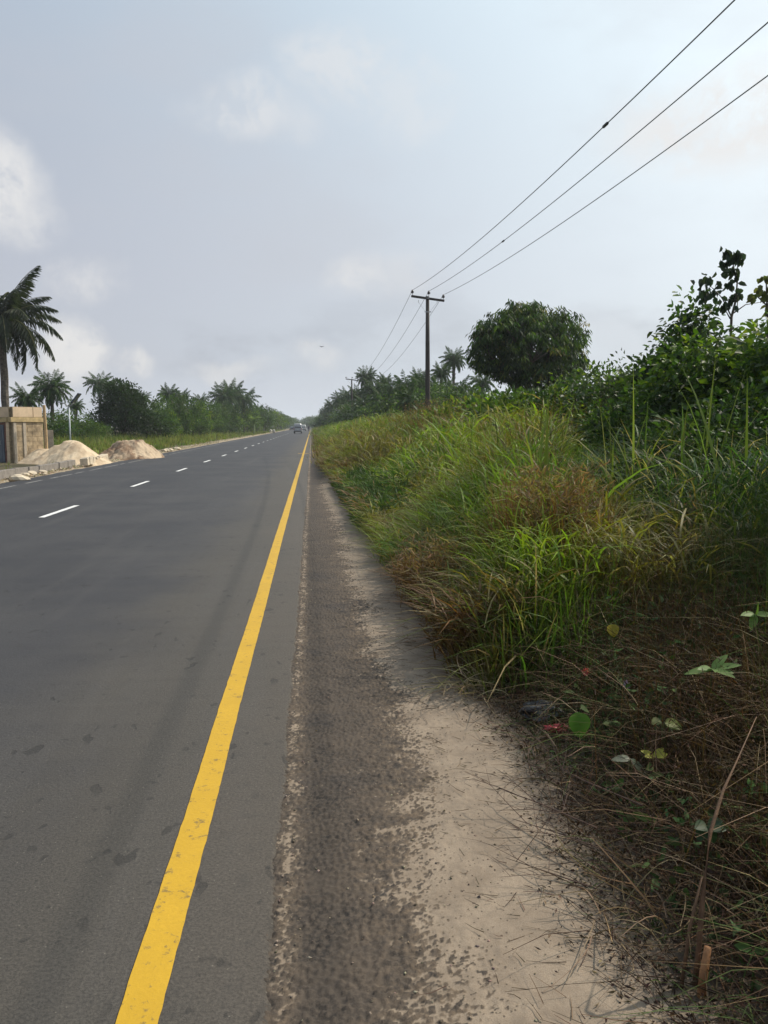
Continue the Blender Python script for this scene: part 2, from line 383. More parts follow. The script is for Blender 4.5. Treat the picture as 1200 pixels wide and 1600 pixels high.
strip('worn_left_edge_line', eseg, M_WHITEW)

# ------------------------------------------------------------------ foliage generators
def jit(base, n, var=.22, hue=.12):
    b = np.asarray(base, float); b = b if b.ndim == 2 else np.tile(b, (n, 1))
    k = 1+(rng.random((n, 1))*2-1)*var; h = 1+(rng.random((n, 3))*2-1)*hue
    return np.clip(b*k*h, .004, 1)
def leaf_geo(P, Dr, L, Wd, fold=.25, hexa=True, col=None, Nh=None):
    """folded leaves from base points P along Dr"""
    n = len(P); Dr = Dr/np.linalg.norm(Dr, axis=1, keepdims=True)
    r = rng.normal(size=(n, 3)) if Nh is None else Nh
    side = np.cross(Dr, r); side /= np.linalg.norm(side, axis=1, keepdims=True)+1e-9
    nrm = np.cross(side, Dr); L = np.broadcast_to(L, (n,))[:, None]; Wd = np.broadcast_to(Wd, (n,))[:, None]
    if hexa:
        pts = [P, P+Dr*L*.28-side*Wd*.46+nrm*Wd*fold, P+Dr*L*.66-side*Wd*.40+nrm*Wd*fold*.6, P+Dr*L-nrm*L*.10,
               P+Dr*L*.66+side*Wd*.40+nrm*Wd*fold*.6, P+Dr*L*.28+side*Wd*.46+nrm*Wd*fold]
        V = np.stack(pts, 1).reshape(-1, 3); b = np.arange(n)*6
        F = np.concatenate([np.stack([b, b+1, b+2, b+3], 1), np.stack([b, b+3, b+4, b+5], 1)])
    else:
        pts = [P, P+Dr*L*.45-side*Wd*.5+nrm*Wd*fold, P+Dr*L-nrm*L*.06, P+Dr*L*.45+side*Wd*.5+nrm*Wd*fold]
        V = np.stack(pts, 1).reshape(-1, 3); b = np.arange(n)*4
        F = np.concatenate([np.stack([b, b+1, b+2], 1), np.stack([b, b+2, b+3], 1)])
    return V, F, (np.concatenate([col, col]) if col is not None else None)
def blades_geo(B, H, az, bend, Wd, col, seg=4, tilt=None):
    """arching grass blades"""
    n = len(B); d = np.stack([np.cos(az), np.sin(az), np.zeros(n)], 1)
    fa = az+np.pi/2+rng.normal(size=n)*.7
    s = np.stack([np.cos(fa), np.sin(fa), rng.normal(size=n)*.15], 1)
    tl = (np.abs(rng.normal(size=n))*.12 if tilt is None else tilt)
    rows = []
    for k in range(seg+1):
        t = k/seg
        c = B+d*(H*(tl*t+bend*t**2.3))[:, None]; c[:, 2] += H*(t*(1-.15*bend)-bend*.52*t**3.2)
        wd = Wd*(.55+.9*t if t < .45 else 1)*(1-t**2.2)+.0008
        rows += [c-s*wd[:, None]/2, c+s*wd[:, None]/2]
    V = np.stack(rows, 1).reshape(-1, 3); m_ = 2*(seg+1); b = np.arange(n)*m_
    F = np.concatenate([np.stack([b+2*k, b+2*k+1, b+2*k+3, b+2*k+2], 1) for k in range(seg)])
    return V, F, np.concatenate([col]*seg)
def ribbons_geo(P0, P1, P2, Wd, col, seg=3):
    """thin twigs: quadratic curves as crossed flat strips"""
    n = len(P0); Vs = []; Fs = []; Cs = []; off = 0
    for q in range(2):
        rr = rng.normal(size=(n, 3)); t0 = P2-P0; s = np.cross(t0, rr); s /= np.linalg.norm(s, axis=1, keepdims=True)+1e-9
        rows = []
        for k in range(seg+1):
            t = k/seg; c = P0*(1-t)**2+P1*2*t*(1-t)+P2*t*t; wd = (Wd*(1-.65*t))[:, None]
            rows += [c-s*wd/2, c+s*wd/2]
        V = np.stack(rows, 1).reshape(-1, 3); m_ = 2*(seg+1); b = np.arange(n)*m_+off
        Fs.append(np.concatenate([np.stack([b+2*k, b+2*k+1, b+2*k+3, b+2*k+2], 1) for k in range(seg)])); Vs.append(V); Cs += [col]*seg; off += len(V)
    return np.concatenate(Vs), np.concatenate(Fs), np.concatenate(Cs)
class Fol:
    def __init__(s): s.V = []; s.F3 = []; s.F4 = []; s.C3 = []; s.C4 = []; s.n = 0
    def add(s, g):
        V, F, c = g; (s.F3 if F.shape[1] == 3 else s.F4).append(F+s.n); (s.C3 if F.shape[1] == 3 else s.C4).append(c); s.V.append(V); s.n += len(V)
    def mesh(s, name):
        fs = []; cs = []
        if s.F3: fs.append(np.concatenate(s.F3)); cs.append(np.concatenate(s.C3))
        if s.F4: fs.append(np.concatenate(s.F4)); cs.append(np.concatenate(s.C4))
        return np_mesh(name, np.concatenate(s.V), fs, cs)

G_LIME = (.15, .215, .024); G_MID = (.068, .125, .019); G_DARK = (.03, .056, .017); G_BLUE = (.028, .062, .023)
G_STRAW = (.30, .25, .13); G_BROWN = (.13, .072, .032); G_OLIVE = (.125, .115, .03)

def clumps(cx, cy, nb, hh, spread, w0, cols, bendm=.45, seg=4):
    """tussocks: arrays of clump centres; returns blade geometry"""
    k = len(cx); idx = np.repeat(np.arange(k), nb)
    n = len(idx); az = rng.random(n)*2*np.pi; rr = np.abs(rng.normal(size=n))*spread
    bx = cx[idx]+np.cos(az)*rr; by = cy[idx]+np.sin(az)*rr
    B = np.stack([bx, by, gz(bx, by)-.02], 1)
    H = hh[idx]*(.45+.65*rng.random(n)); bend = np.clip(np.abs(rng.normal(size=n))*bendm, .02, 1.1)
    c = jit(cols[idx], n, .45, .14)
    dead = rng.random(n) < .08; c[dead] = jit(G_STRAW, dead.sum(), .35)
    Wd = w0*(.6+.8*rng.random(n))
    az2 = az+rng.normal(size=n)*.5
    return blades_geo(B, H, az2, bend, Wd, c, seg)

def bank_h(X, Y):
    d = X-edge_x(Y)-(.25*sstep(Y, 5.2, 7)+.35*sstep(Y, 9, 12))*sstep(-Y, -26, -20)
    h = np.interp(d, [0, .25, .7, 1.4, 2.6, 4], [.25, .45, .85, 1.35, 1.75, 1.8])
    lim = np.interp(Y, [0, 4.4, 5.2, 7.0, 9.0, 12, 30, 60, 400], [.45, .5, .75, .98, 1.2, 1.35, 1.52, 1.6, 1.7])
    h = np.minimum(h, lim*1.05)
    q = X/np.maximum(Y, 1); wdg = sstep(q, .285, .33)*sstep(-q, -.44, -.39)*sstep(Y, 6.3, 7.2)*sstep(-Y, -15, -12)
    h *= (.66+.68*vnoise(X, Y, 1.5, 51))*(.84+.32*vnoise(X, Y, .45, 52, 2))*(1-.36*wdg)
    return h
def brush_h(X, Y):
    d = X-edge_x(Y); return np.interp(d, [-.1, .15, .5, 1.0, 2.2], [.03, .12, .36, .54, .66])*(.55+.9*vnoise(X, Y, .55, 81))
def bank_cols(X, Y):
    n = len(X); p = vnoise(X, Y, 2.0, 61, 3); q = vnoise(X, Y, .9, 62, 3)
    c = np.tile(np.array(G_MID), (n, 1))
    lime = sstep(p, .44, .60)[:, None]; c = c*(1-lime)+np.array(G_LIME)*lime
    br = sstep(q, .56, .70)[:, None]*.9; c = c*(1-br)+np.array(G_OLIVE)*br
    d = (X-edge_x(Y)); low = (sstep(-d, -.9, -.1)*sstep(q, .38, .56))[:, None]; c = c*(1-low)+np.array(G_BROWN)*low
    b2 = (sstep(vnoise(X, Y, 1.3, 66, 3), .53, .64)*sstep(-Y, -60, -40))[:, None]*.8; c = c*(1-b2*.7)+np.array(G_BROWN)*b2*.7
    b3 = (sstep(Y, 20, 25)*sstep(-Y, -55, -40)*sstep(-d, -2.4, -1.2))[:, None]*.42; c = c*(1-b3)+np.array(G_BROWN)*b3
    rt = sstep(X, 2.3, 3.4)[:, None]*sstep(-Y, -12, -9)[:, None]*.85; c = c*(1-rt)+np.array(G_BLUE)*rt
    return c

def scatter(x0f, x1, y0, y1, n, pw=1.0):
    Y = y0+(y1-y0)*rng.random(n)**pw; xe = x0f(Y) if callable(x0f) else np.full(n, x0f)
    X = xe+(x1-xe)*rng.random(n); return X, Y

# near tall grass
f = Fol()
X, Y = scatter(lambda y: edge_x(y)+.10, 7.5, 4.6, 13, 1700)
keep = (Y > 4.95) | (X > 1.9); X = X[keep]; Y = Y[keep]
X = np.where(rng.random(len(X)) < .35, edge_x(Y)+.1+np.abs(rng.normal(size=len(X)))*.6, X)
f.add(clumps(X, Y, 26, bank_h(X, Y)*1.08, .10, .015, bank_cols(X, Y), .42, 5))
# long broad cane-grass leaves that rise above the bank
for (px, py, Yc, hh, k) in ((840, 700, 7.6, 1.55, 60), (870, 720, 7.2, 1.45, 50), (790, 650, 10.5, 1.8, 60), (820, 640, 11.5, 1.85, 50), (740, 680, 13, 1.6, 40), (1010, 640, 8.0, 1.75, 30),
                            (1085, 620, 7.5, 1.7, 22), (1180, 640, 6.6, 1.6, 26), (905, 840, 5.6, .95, 26), (860, 900, 5.2, .75, 30), (960, 700, 8.5, 1.4, 30), (1130, 700, 6.4, 1.35, 26), (1050, 760, 6.6, 1.1, 22)):
    p = at(px, py, Yc); cx = np.full(1, p.x); cy = np.full(1, Yc)
    f.add(clumps(cx, cy, k, np.array([hh*1.2]), .18, .034, np.array([[.12, .165, .035]]), .62, 6))
def leafy_mass(X, Y, hh, per, L0, L1, w0, cols, seg=4):
    idx = np.repeat(np.arange(len(X)), per); n = len(idx); bx = X[idx]+rng.normal(size=n)*.09; by = Y[idx]+rng.normal(size=n)*.09
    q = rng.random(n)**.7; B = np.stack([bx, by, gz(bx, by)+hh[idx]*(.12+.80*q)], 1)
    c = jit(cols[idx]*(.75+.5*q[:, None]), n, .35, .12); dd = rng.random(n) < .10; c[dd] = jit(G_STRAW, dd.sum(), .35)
    return blades_geo(B, L0+(L1-L0)*rng.random(n), rng.random(n)*6.283, .45+.55*rng.random(n), w0*(.6+.8*rng.random(n)), c, seg, .25+.5*rng.random(n))
X, Y = scatter(lambda y: edge_x(y)+.06, 6.5, 4.7, 12, 1500)
m_ = rng.random(len(X)) < .3; X = np.where(m_, edge_x(Y)+.05+np.abs(rng.normal(size=len(X)))*.6, X); m_ = (Y > 4.95) | (X > 1.9); X = X[m_]; Y = Y[m_]
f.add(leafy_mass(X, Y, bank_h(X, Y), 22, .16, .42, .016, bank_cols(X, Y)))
X, Y = scatter(lambda y: edge_x(y)+.5, 7.0, 4.9, 12, 190)
f.add(clumps(X, Y, 11, bank_h(X, Y)*1.12, .10, .026, bank_cols(X, Y)*1.1, .7, 6))
X, Y = scatter(lambda y: edge_x(y)+.5, 7.0, 12, 26, 260)
f.add(clumps(X, Y, 9, bank_h(X, Y)*1.12, .10, .032, bank_cols(X, Y)*1.15, .6, 5))
tg = link('tall_grass', f.mesh('tall_grass'), None, M_GRASS)
tag(tg, 'tall green grass growing thick along the near right roadside', 'grass', kind='stuff')
# brown stems with seed heads, near
f = Fol()
def stems(X, Y, hs, nb, spread, colr, w0=.004, lf=1.0):
    k = len(X); idx = np.repeat(np.arange(k), nb); n = len(idx)
    bx = X[idx]+rng.normal(size=n)*spread; by = Y[idx]+rng.normal(size=n)*spread
    B = np.stack([bx, by, gz(bx, by)-.02], 1); H = hs[idx]*(.7+.5*rng.random(n)); az = rng.random(n)*6.28
    c = jit(colr, n, .4, .15)
    f.add(blades_geo(B, H, az, np.abs(rng.normal(size=n))*.18, np.full(n, w0*1.8), c, 3))
    # little leaflets / seed bits along stems
    for t in (.45, .6, .72, .83, .93):
        m_ = rng.random(n) < .8; P = B[m_].copy(); P[:, 2] += H[m_]*t; P[:, :2] += rng.normal(size=(m_.sum(), 2))*.02
        Dd = rng.normal(size=(m_.sum(), 3)); Dd[:, 2] = np.abs(Dd[:, 2])*.8+.2
        f.add(leaf_geo(P, Dd, (.05+.06*rng.random(m_.sum()))*lf, (.007+w0)*lf, .2, False, jit(colr if t < .7 or lf < 1 else (.2, .14, .08), m_.sum(), .4, .2)))
X, Y = scatter(lambda y: edge_x(y)+.08, 3.2, 5.2, 12, 150)
stems(X, Y, bank_h(X, Y)*.8, 22, .10, (.15, .085, .045))
p = at(862, 780, 6.3); X = p.x+rng.normal(size=30)*.20; Y = 6.3+rng.normal(size=30)*.25
stems(X, Y, np.full(30, 1.12), 46, .09, (.15, .075, .035))
p = at(740, 850, 7.0); X = p.x+rng.normal(size=16)*.3; Y = 7.0+rng.normal(size=16)*.3
stems(X, Y, np.full(16, .62), 40, .10, (.14, .075, .035))
Y = 1.6+3.6*rng.random(420); X = edge_x(Y)+.45+2.2*rng.random(420); gr = vnoise(X, Y, .7, 85)+.12*sstep(X-edge_x(Y), .8, 1.6)
for mk, cl in ((gr < .5, (.062, .038, .021)), (gr >= .5, (.045, .07, .02))):
    stems(X[mk], Y[mk], brush_h(X[mk], Y[mk])*1.0+.2+.16*sstep(X[mk]-edge_x(Y[mk]), .9, 1.5), 9, .07, cl, .0024, .5)
sg = link('seeding_grass', f.mesh('seeding_grass'), None, M_GRASS)
tag(sg, 'reddish brown seeding grass stems standing among the green blades', 'dry grass', kind='stuff')

# middle and far bank
f = Fol()
X, Y = scatter(lambda y: edge_x(y)+.05, 8.5, 12, 34, 2700, 1.15)
m_ = rng.random(len(X)) < .30; X = np.where(m_, edge_x(Y)+.05+np.abs(rng.normal(size=len(X)))*.5, X)
f.add(clumps(X, Y, 15, bank_h(X, Y), .13, .025, bank_cols(X, Y), .38, 3))
X, Y = scatter(lambda y: edge_x(y)+.03, 9, 34, 110, 2600, 1.5)
m_ = rng.random(len(X)) < .35; X = np.where(m_, edge_x(Y)+.05+np.abs(rng.normal(size=len(X)))*.6, X)
f.add(clumps(X, Y, 15, bank_h(X, Y), .28, .035, bank_cols(X, Y), .3, 3))
X, Y = scatter(lambda y: edge_x(y)+.03, 7, 110, 420, 2300, 1.4)
f.add(clumps(X, Y, 9, bank_h(X, Y)*1.05, .5, .10, bank_cols(X, Y), .3, 2))
X, Y = scatter(lambda y: edge_x(y)+.03, 8, 12, 34, 2300, 1.15); m_ = rng.random(len(X)) < .3; X = np.where(m_, edge_x(Y)+.05+np.abs(rng.normal(size=len(X)))*.5, X)
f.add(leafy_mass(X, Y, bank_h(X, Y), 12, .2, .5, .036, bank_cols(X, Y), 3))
X, Y = scatter(lambda y: edge_x(y)+.03, 8, 34, 110, 2000, 1.4)
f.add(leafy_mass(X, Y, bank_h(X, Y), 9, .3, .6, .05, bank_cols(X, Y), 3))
fg = link('roadside_grass', f.mesh('roadside_grass'), None, M_GRASS)
tag(fg, 'long bank of tall grass running beside the shoulder into the distance', 'grass', kind='stuff')
f = Fol()
X, Y = scatter(lambda y: edge_x(y)+.05, 5.5, 13, 60, 750, 1.3)
m_ = vnoise(X, Y, 3.0, 77) > .47; X = X[m_]; Y = Y[m_]
stems(X, Y, bank_h(X, Y)*.95, 20, .22, (.17, .10, .05), .006)
p = at(690, 650, 27); X = p.x+rng.normal(size=60)*.9; Y = 27+rng.normal(size=60)*1.5
stems(X, Y, np.full(60, 1.95), 26, .25, (.17, .09, .05), .007)
bg_ = link('brown_reed_grass', f.mesh('brown_reed_grass'), None, M_GRASS)
tag(bg_, 'brown wiry grass patches in the far right roadside bank', 'dry grass', kind='stuff')

# low dark green weeds spilling on the sand, Y 12..21
f = Fol()
n = 9000; Y = 12+9*rng.random(n); X = edge_x(Y)-.12+np.abs(rng.normal(size=n))*.33
Z = .02+rng.random(n)*(.12+.55*np.clip(X-edge_x(Y)+.15, 0, 1))
Dd = rng.normal(size=(n, 3)); Dd[:, 2] = np.abs(Dd[:, 2]); Dd[:, 0] -= .5
f.add(leaf_geo(np.stack([X, Y, Z], 1), Dd, .10+.14*rng.random(n), .03, .3, False, jit((.06, .105, .03), n, .4)))
lw = link('low_weeds', f.mesh('low_weeds'), None, M_LEAF)
tag(lw, 'low leafy green weeds creeping over the sandy edge', 'weeds', kind='stuff')

# ------------------------------------------------------------------ near dead brush and litter (bottom right)
f = Fol()
n = 120000; Y = 1.2+5.6*rng.random(n); X = edge_x(Y)+.06+(rng.random(n)**.75)*2.9
kk = (Y < 4.7) | (X < edge_x(Y)+.25+.9*rng.random(n)); X = X[kk]; Y = Y[kk]; n = len(X); hb = brush_h(X, Y); Z = gz(X, Y)+hb*(rng.random(n)**.55)
pat = vnoise(X, Y, .35, 82)
gcol = np.where((pat > .60)[:, None], np.array([[.045, .065, .024]]), np.array([[.066, .042, .026]]))
mm = rng.random(n) < .10; gcol[mm] = (.16, .11, .07)
Dd = rng.normal(size=(n, 3))
f.add(leaf_geo(np.stack([X, Y, Z], 1), Dd, .012+.024*rng.random(n), .005+.009*rng.random(n), .3, False, jit(gcol, n, .5, .15)))
n = 5200; Y = 1.3+5.2*rng.random(n); X = edge_x(Y)+.25+rng.random(n)*2.4; hb = brush_h(X, Y)
pat = vnoise(X, Y, .5, 83) > .50; X, Y, hb = X[pat], Y[pat], hb[pat]; n = len(X)
Dd = rng.normal(size=(n, 3)); Dd[:, 2] *= .5
f.add(leaf_geo(np.stack([X, Y, gz(X, Y)+hb*(.5+.5*rng.random(n))], 1), Dd, .035+.04*rng.random(n), .022+.012*rng.random(n), .2, True, jit((.06, .10, .035), n, .5, .2)))
n = 15000; Y = 1.3+4.8*rng.random(n); X = edge_x(Y)+.05+rng.random(n)**.75*2.8; kk = (Y < 4.9) | (X < edge_x(Y)+1.0); X = X[kk]; Y = Y[kk]; n = len(X); hb = brush_h(X, Y)
B = np.stack([X, Y, gz(X, Y)+hb*.5*rng.random(n)], 1); gp = vnoise(X, Y, .45, 84)
cc = np.where((gp > .50)[:, None], np.array([[.055, .085, .025]]), np.array([[.10, .068, .038]])); mm = rng.random(n) < .12; cc[mm] = (.26, .19, .12)
f.add(blades_geo(B, hb*(.5+.8*rng.random(n)), rng.random(n)*6.28, .3+.8*rng.random(n), .0035*(.6+.9*rng.random(n)), jit(cc, n, .45), 4, rng.random(n)*.9))
db = link('dead_brush', f.mesh('dead_brush'), None, M_DRY)
tag(db, 'tangled dark brown dead herbs and small leaves at the lower right', 'dead brush', kind='stuff')
f = Fol()
def twigs(n, xoff, xs_, y0, y1, lmin, lmax, col, w0, lift=.6, hs=1.0, dirx=None):
    Y = y0+(y1-y0)*rng.random(n); X = edge_x(Y)+xoff+rng.random(n)*xs_
    P0 = np.stack([X, Y, gz(X, Y)+brush_h(X, Y)*rng.random(n)*hs+.005], 1)
    d = rng.normal(size=(n, 3)); d[:, 2] = np.abs(d[:, 2])*lift
    if dirx is not None: d[:, :2] += np.array(dirx)
    d /= np.linalg.norm(d, axis=1, keepdims=True); L = (lmin+(lmax-lmin)*rng.random(n)**1.6)[:, None]
    P2 = P0+d*L; P1 = (P0+P2)/2+rng.normal(size=(n, 3))*L*.16
    P1[:, 2] = np.maximum(P1[:, 2], .004); P2[:, 2] = np.maximum(P2[:, 2], .0)+.004
    f.add(ribbons_geo(P0, P1, P2, w0*(.6+.8*rng.random(n)), jit(col, n, .5, .15)))
twigs(9500, .05, 2.6, 1.3, 5.2, .07, .36, (.09, .057, .034), .0028)
twigs(2600, .05, 2.4, 1.3, 5.2, .08, .36, (.19, .14, .09), .0024)
twigs(900, -.10, .55, 1.4, 5.6, .06, .32, (.15, .10, .065), .0030, .25, .4)
twigs(120, .05, .5, 1.5, 2.8, .2, .5, (.06, .035, .025), .0036, .35, .9, (-.7, .4))
tw = link('dry_twigs', f.mesh('dry_twigs'), None, M_DRY)
tag(tw, 'fine dry twigs sticking out of the dead brush over the sand', 'twigs', kind='stuff')
f = Fol()   # litter on the ground and straw
n = 5200; Y = 1.4+9.5*rng.random(n)**1.3; X = edge_x(Y)+rng.normal(size=n)*.10+.12
P = np.stack([X, Y, shoulder_z(X, Y)[0]+.003+.008*rng.random(n)], 1); Dd = rng.normal(size=(n, 3)); Dd[:, 2] *= .12
f.add(leaf_geo(P, Dd, .008+.028*rng.random(n)**2, .004+.007*rng.random(n), .3, False, jit(np.where((rng.random(n) < .3)[:, None], np.array([[.22, .16, .10]]), np.array([[.05, .035, .027]])), n, .4)))
n = 500; Y = 1.5+6*rng.random(n); X = edge_x(Y)-.1+rng.normal(size=n)*.17
P = np.stack([X, Y, np.maximum(shoulder_z(X, Y)[0], 0)+.004+.01*rng.random(n)], 1); a = rng.normal(size=n)*.8+2.4; L = (.03+.12*rng.random(n)**2)[:, None]
Dv = np.stack([np.cos(a), np.sin(a), np.zeros(n)], 1); f.add(ribbons_geo(P, P+Dv*L*.5+rng.normal(size=(n, 3))*.006, P+Dv*L, np.full(n, .003), jit((.14, .10, .07), n, .5), 2))
lit = link('leaf_litter', f.mesh('leaf_litter'), None, M_DRY)
tag(lit, 'dead leaf fragments scattered along the sand edge', 'leaf litter', kind='stuff')
f = Fol()
c0 = at(730, 1085, 4.55)
def straw(cx, cy, n, L0, L1, sp, w0, col=(.34, .27, .16)):
    a = rng.random(n)*6.28; P0 = np.stack([cx+rng.normal(size=n)*sp, cy+rng.normal(size=n)*sp, .01+.07*rng.random(n)], 1)
    d = np.stack([np.cos(a), np.sin(a), rng.normal(size=n)*.18+.05], 1); L = (L0+(L1-L0)*rng.random(n))[:, None]
    P2 = P0+d*L; P2[:, 2] = np.maximum(P2[:, 2], .006); P1 = (P0+P2)/2+rng.normal(size=(n, 3))*L*.22; P1[:, 2] = np.abs(P1[:, 2])+.02
    f.add(ribbons_geo(P0, P1, P2, w0*(.5+rng.random(n)), jit(col, n, .35, .1), 5))
straw(c0.x+.06, 4.6, 120, .12, .38, .10, .005); straw(1.05, 5.0, 60, .1, .3, .13, .004, (.2, .15, .1)); straw(.86, 5.75, 40, .1, .3, .12, .004, (.22, .16, .10))
straw(1.12, 2.35, 90, .1, .35, .14, .005, (.24, .17, .10)); straw(1.25, 3.3, 40, .12, .4, .2, .005, (.16, .12, .09)); straw(1.02, 7.3, 50, .1, .3, .18, .005, (.2, .15, .1))
st_ = link('dead_straw', f.mesh('dead_straw'), None, M_STRAW)
tag(st_, 'pale dead grass stalks flattened on the sand at the brush foot', 'straw', kind='stuff')

n = 1300; Y = 1.6+9*rng.random(n)**1.6; q = rng.random(n)
X = np.where(q < .35, seam+.05+rng.normal(size=n)*.05, np.where(q < .8, .45+rng.normal(size=n)*.16, rng.random(n)*.8)); X = np.maximum(X, seam+.01)
sz = (.002+.005*rng.random(n)**3)[:, None]; zc = shoulder_z(X, Y)[0]+sz[:, 0]*.3
O = np.array([[1, 0, 0], [0, 1, 0], [-1, 0, 0], [0, -1, 0], [0, 0, .7], [0, 0, -.7]])
V = np.stack([X, Y, zc], 1)[:, None, :]+sz[:, None, :]*(O[None]*(.6+.8*rng.random((n, 6, 1)))+rng.normal(size=(n, 6, 3))*.25)
FF = np.array([[0, 1, 4], [1, 2, 4], [2, 3, 4], [3, 0, 4], [1, 0, 5], [2, 1, 5], [3, 2, 5], [0, 3, 5]]); F = (np.arange(n)[:, None, None]*6+FF[None]).reshape(-1, 3)
cl = np.repeat(jit(np.array([(.24, .19, .14), (.15, .125, .10), (.34, .28, .21)])[rng.integers(0, 3, n)], n, .3), 8, 0)
o = link('loose_stones', np_mesh('loose_stones', V.reshape(-1, 3), [F], [cl]), None, M_DRY); tag(o, 'small loose stones scattered over the shoulder and sand', 'stones', kind='stuff')

# ------------------------------------------------------------------ shrubs and trees
def crown_mesh(name, lobes, ncl, per, leaf, cols, colw, spread=.35, hexa=False, droop=.0, aspect=.5, shell=.55, zmin=.0, fill=0):
    f = Fol(); lb = np.array(lobes); vol = lb[:, 3]*lb[:, 4]+lb[:, 4]*lb[:, 5]; pr = vol/vol.sum()
    li = rng.choice(len(lb), ncl, p=pr); d = rng.normal(size=(ncl, 3)); d[:, 2] = np.where(rng.random(ncl) < .75, np.abs(d[:, 2]), d[:, 2]); d /= np.linalg.norm(d, axis=1, keepdims=True)
    rr = shell+(1.08-shell)*rng.random(ncl)**.5; Cc = lb[li, :3]+d*lb[li, 3:]*rr[:, None]
    keep = Cc[:, 2] > zmin; Cc = Cc[keep]; d = d[keep]; ncl = len(Cc)
    ci = rng.choice(len(cols), ncl, p=np.array(colw)/sum(colw)); cc = jit(np.array(cols)[ci], ncl, .22, .1)
    idx = np.repeat(np.arange(ncl), per); n = len(idx); o = np.clip(rng.normal(size=(n, 3)), -1.5, 1.5); P = Cc[idx]+o*spread*(.35+.65*rng.random((n, 1)))*np.array([1, 1, .7])
    Dd = d[idx]*.6+o*.6+rng.normal(size=(n, 3))*.4; Dd[:, 2] -= droop*2
    L = leaf*(.6+.8*rng.random(n)); Nh = np.tile([0, 0, 1.], (n, 1))+rng.normal(size=(n, 3))*.55
    f.add(leaf_geo(P, Dd, L, L*aspect, .22, hexa, jit(cc[idx], n, .22, .08), Nh)); return f.mesh(name)
def stem_mesh(name, lobes, r0, n=5, h0=-.1):
    mb = MB(); lb = sorted(lobes, key=lambda q: -q[2]); base = Vector((0, 0, h0))
    m0 = Vector((sum(q[0] for q in lb)/len(lb)*.4, sum(q[1] for q in lb)/len(lb)*.4, min(q[2] for q in lb)*.55+.1))
    mb.tube([base, base.lerp(m0, .5)+Vector((r0*.4, 0, 0)), m0], [r0*1.2, r0, r0*.85], 8)
    for q in lb[:n]:
        e = Vector(q[:3]); k = m0.lerp(e, .5)+Vector((random.uniform(-.15, .15), random.uniform(-.15, .15), .1))*(e-m0).length
        mb.tube([m0, k, e], [r0*.62, r0*.4, r0*.15], 6)
        for j in range(4):
            dd = Vector((random.uniform(-1, 1), random.uniform(-1, 1), random.uniform(-.1, 1))).normalized()
            mb.tube([k.lerp(e, random.uniform(.2, 1)), e+Vector((dd.x*q[3], dd.y*q[4], dd.z*q[5]))*.8], [r0*.18, r0*.05], 5)
    me = mb.build('tmp', M_BARK).data; o = [x for x in bpy.data.objects if x.data == me][0]; bpy.data.objects.remove(o); me.name = name; return me
def shrub(name, loc, lobes, label, cat='shrub', group=None, r0=.06, ncl=420, per=16, leaf=.10, cols=(G_MID, G_DARK, G_LIME), colw=(5, 4, 2), **kw):
    t = empty(name, loc); tag(t, label, cat, group)
    link('crown' if cat == 'tree' else 'foliage', crown_mesh(name+'_crown', lobes, ncl, per, leaf, cols, colw, **kw), t, M_LEAF)
    link('trunk' if cat == 'tree' else 'stem', stem_mesh(name+'_stem', lobes, r0), t, M_BARK); return t
def lobes_for(w, h, n=7, seed=0, zb=.25):
    r = random.Random(seed); out = []
    for k in range(n):
        a = 6.28*k/n+r.uniform(-.4, .4); q = r.uniform(.15, .62)*w/2; hh = h*r.uniform(.62, .92) if k else h*.97
        rz = h*r.uniform(.24, .34); rx = w*r.uniform(.20, .30); z_ = max(hh-rz, rz*.8)
        out.append((math.cos(a)*q*(0 if k == 0 else 1), math.sin(a)*q*(0 if k == 0 else 1), z_, rx, rx*.95, rz))
    for k in range(3):
        a = r.uniform(0, 6.28); out.append((math.cos(a)*w*.22, math.sin(a)*w*.22, h*.3, w*.26, w*.26, h*.3))
    return out
GD = (.042, .08, .022); GDD = (.027, .052, .018)
def pxshrub(px, py, Y, w_, label, seed, **kw):
    p = at(px, py, Y); b = gz(p.x, Y); return shrub(kw.pop('name', 'shrub'), (p.x, Y, float(b)-.05), lobes_for(w_, p.z-float(b), kw.pop('n', 7), seed), label, seed and kw.pop('cat', 'shrub'), **kw)
LV = dict(cols=(G_MID, GD, G_LIME, (.17, .24, .035)), colw=(5, 6, 2, 1))
pxshrub(1082, 452, 14, 2.1, 'tall dark shrub with drooping leaves, rising left of the tall sapling', 1, name='tall_shrub', ncl=620, per=17, leaf=.115, aspect=.58, droop=.35, hexa=True, spread=.22, cols=(GD, GDD, G_MID), colw=(6, 4, 2))
pxshrub(1222, 490, 10.5, 3.0, 'vine covered bush with yellow green young leaves at the right edge', 2, name='vine_covered_bush', ncl=860, per=17, leaf=.085, aspect=.7, droop=.3, hexa=True, spread=.24, **LV)
pxshrub(1105, 555, 10.8, 2.4, 'rounded dark bush below the tall shrub', 3, ncl=640, per=17, leaf=.08, aspect=.6, droop=.2, hexa=True, spread=.22, cols=(GD, GDD, G_MID), colw=(6, 5, 1))
pxshrub(1000, 553, 15.5, 3.0, 'fine leaved grey green bush between the mango tree and the tall shrub', 4, ncl=620, per=18, leaf=.085, aspect=.5, spread=.25, cols=(GD, (.055, .075, .04), G_MID), colw=(5, 4, 1))
pxshrub(930, 572, 17, 2.6, 'bush with lime green top beside the foot of the mango tree', 5, ncl=560, per=18, leaf=.095, aspect=.6, hexa=True, droop=.25, spread=.25, **LV)
pxshrub(880, 590, 15.5, 2.1, 'dark bush hung with broad pale leaves, under the mango tree', 6, ncl=520, per=17, leaf=.10, aspect=.6, hexa=True, droop=.4, spread=.22, cols=(GD, GDD, G_LIME), colw=(5, 5, 2))
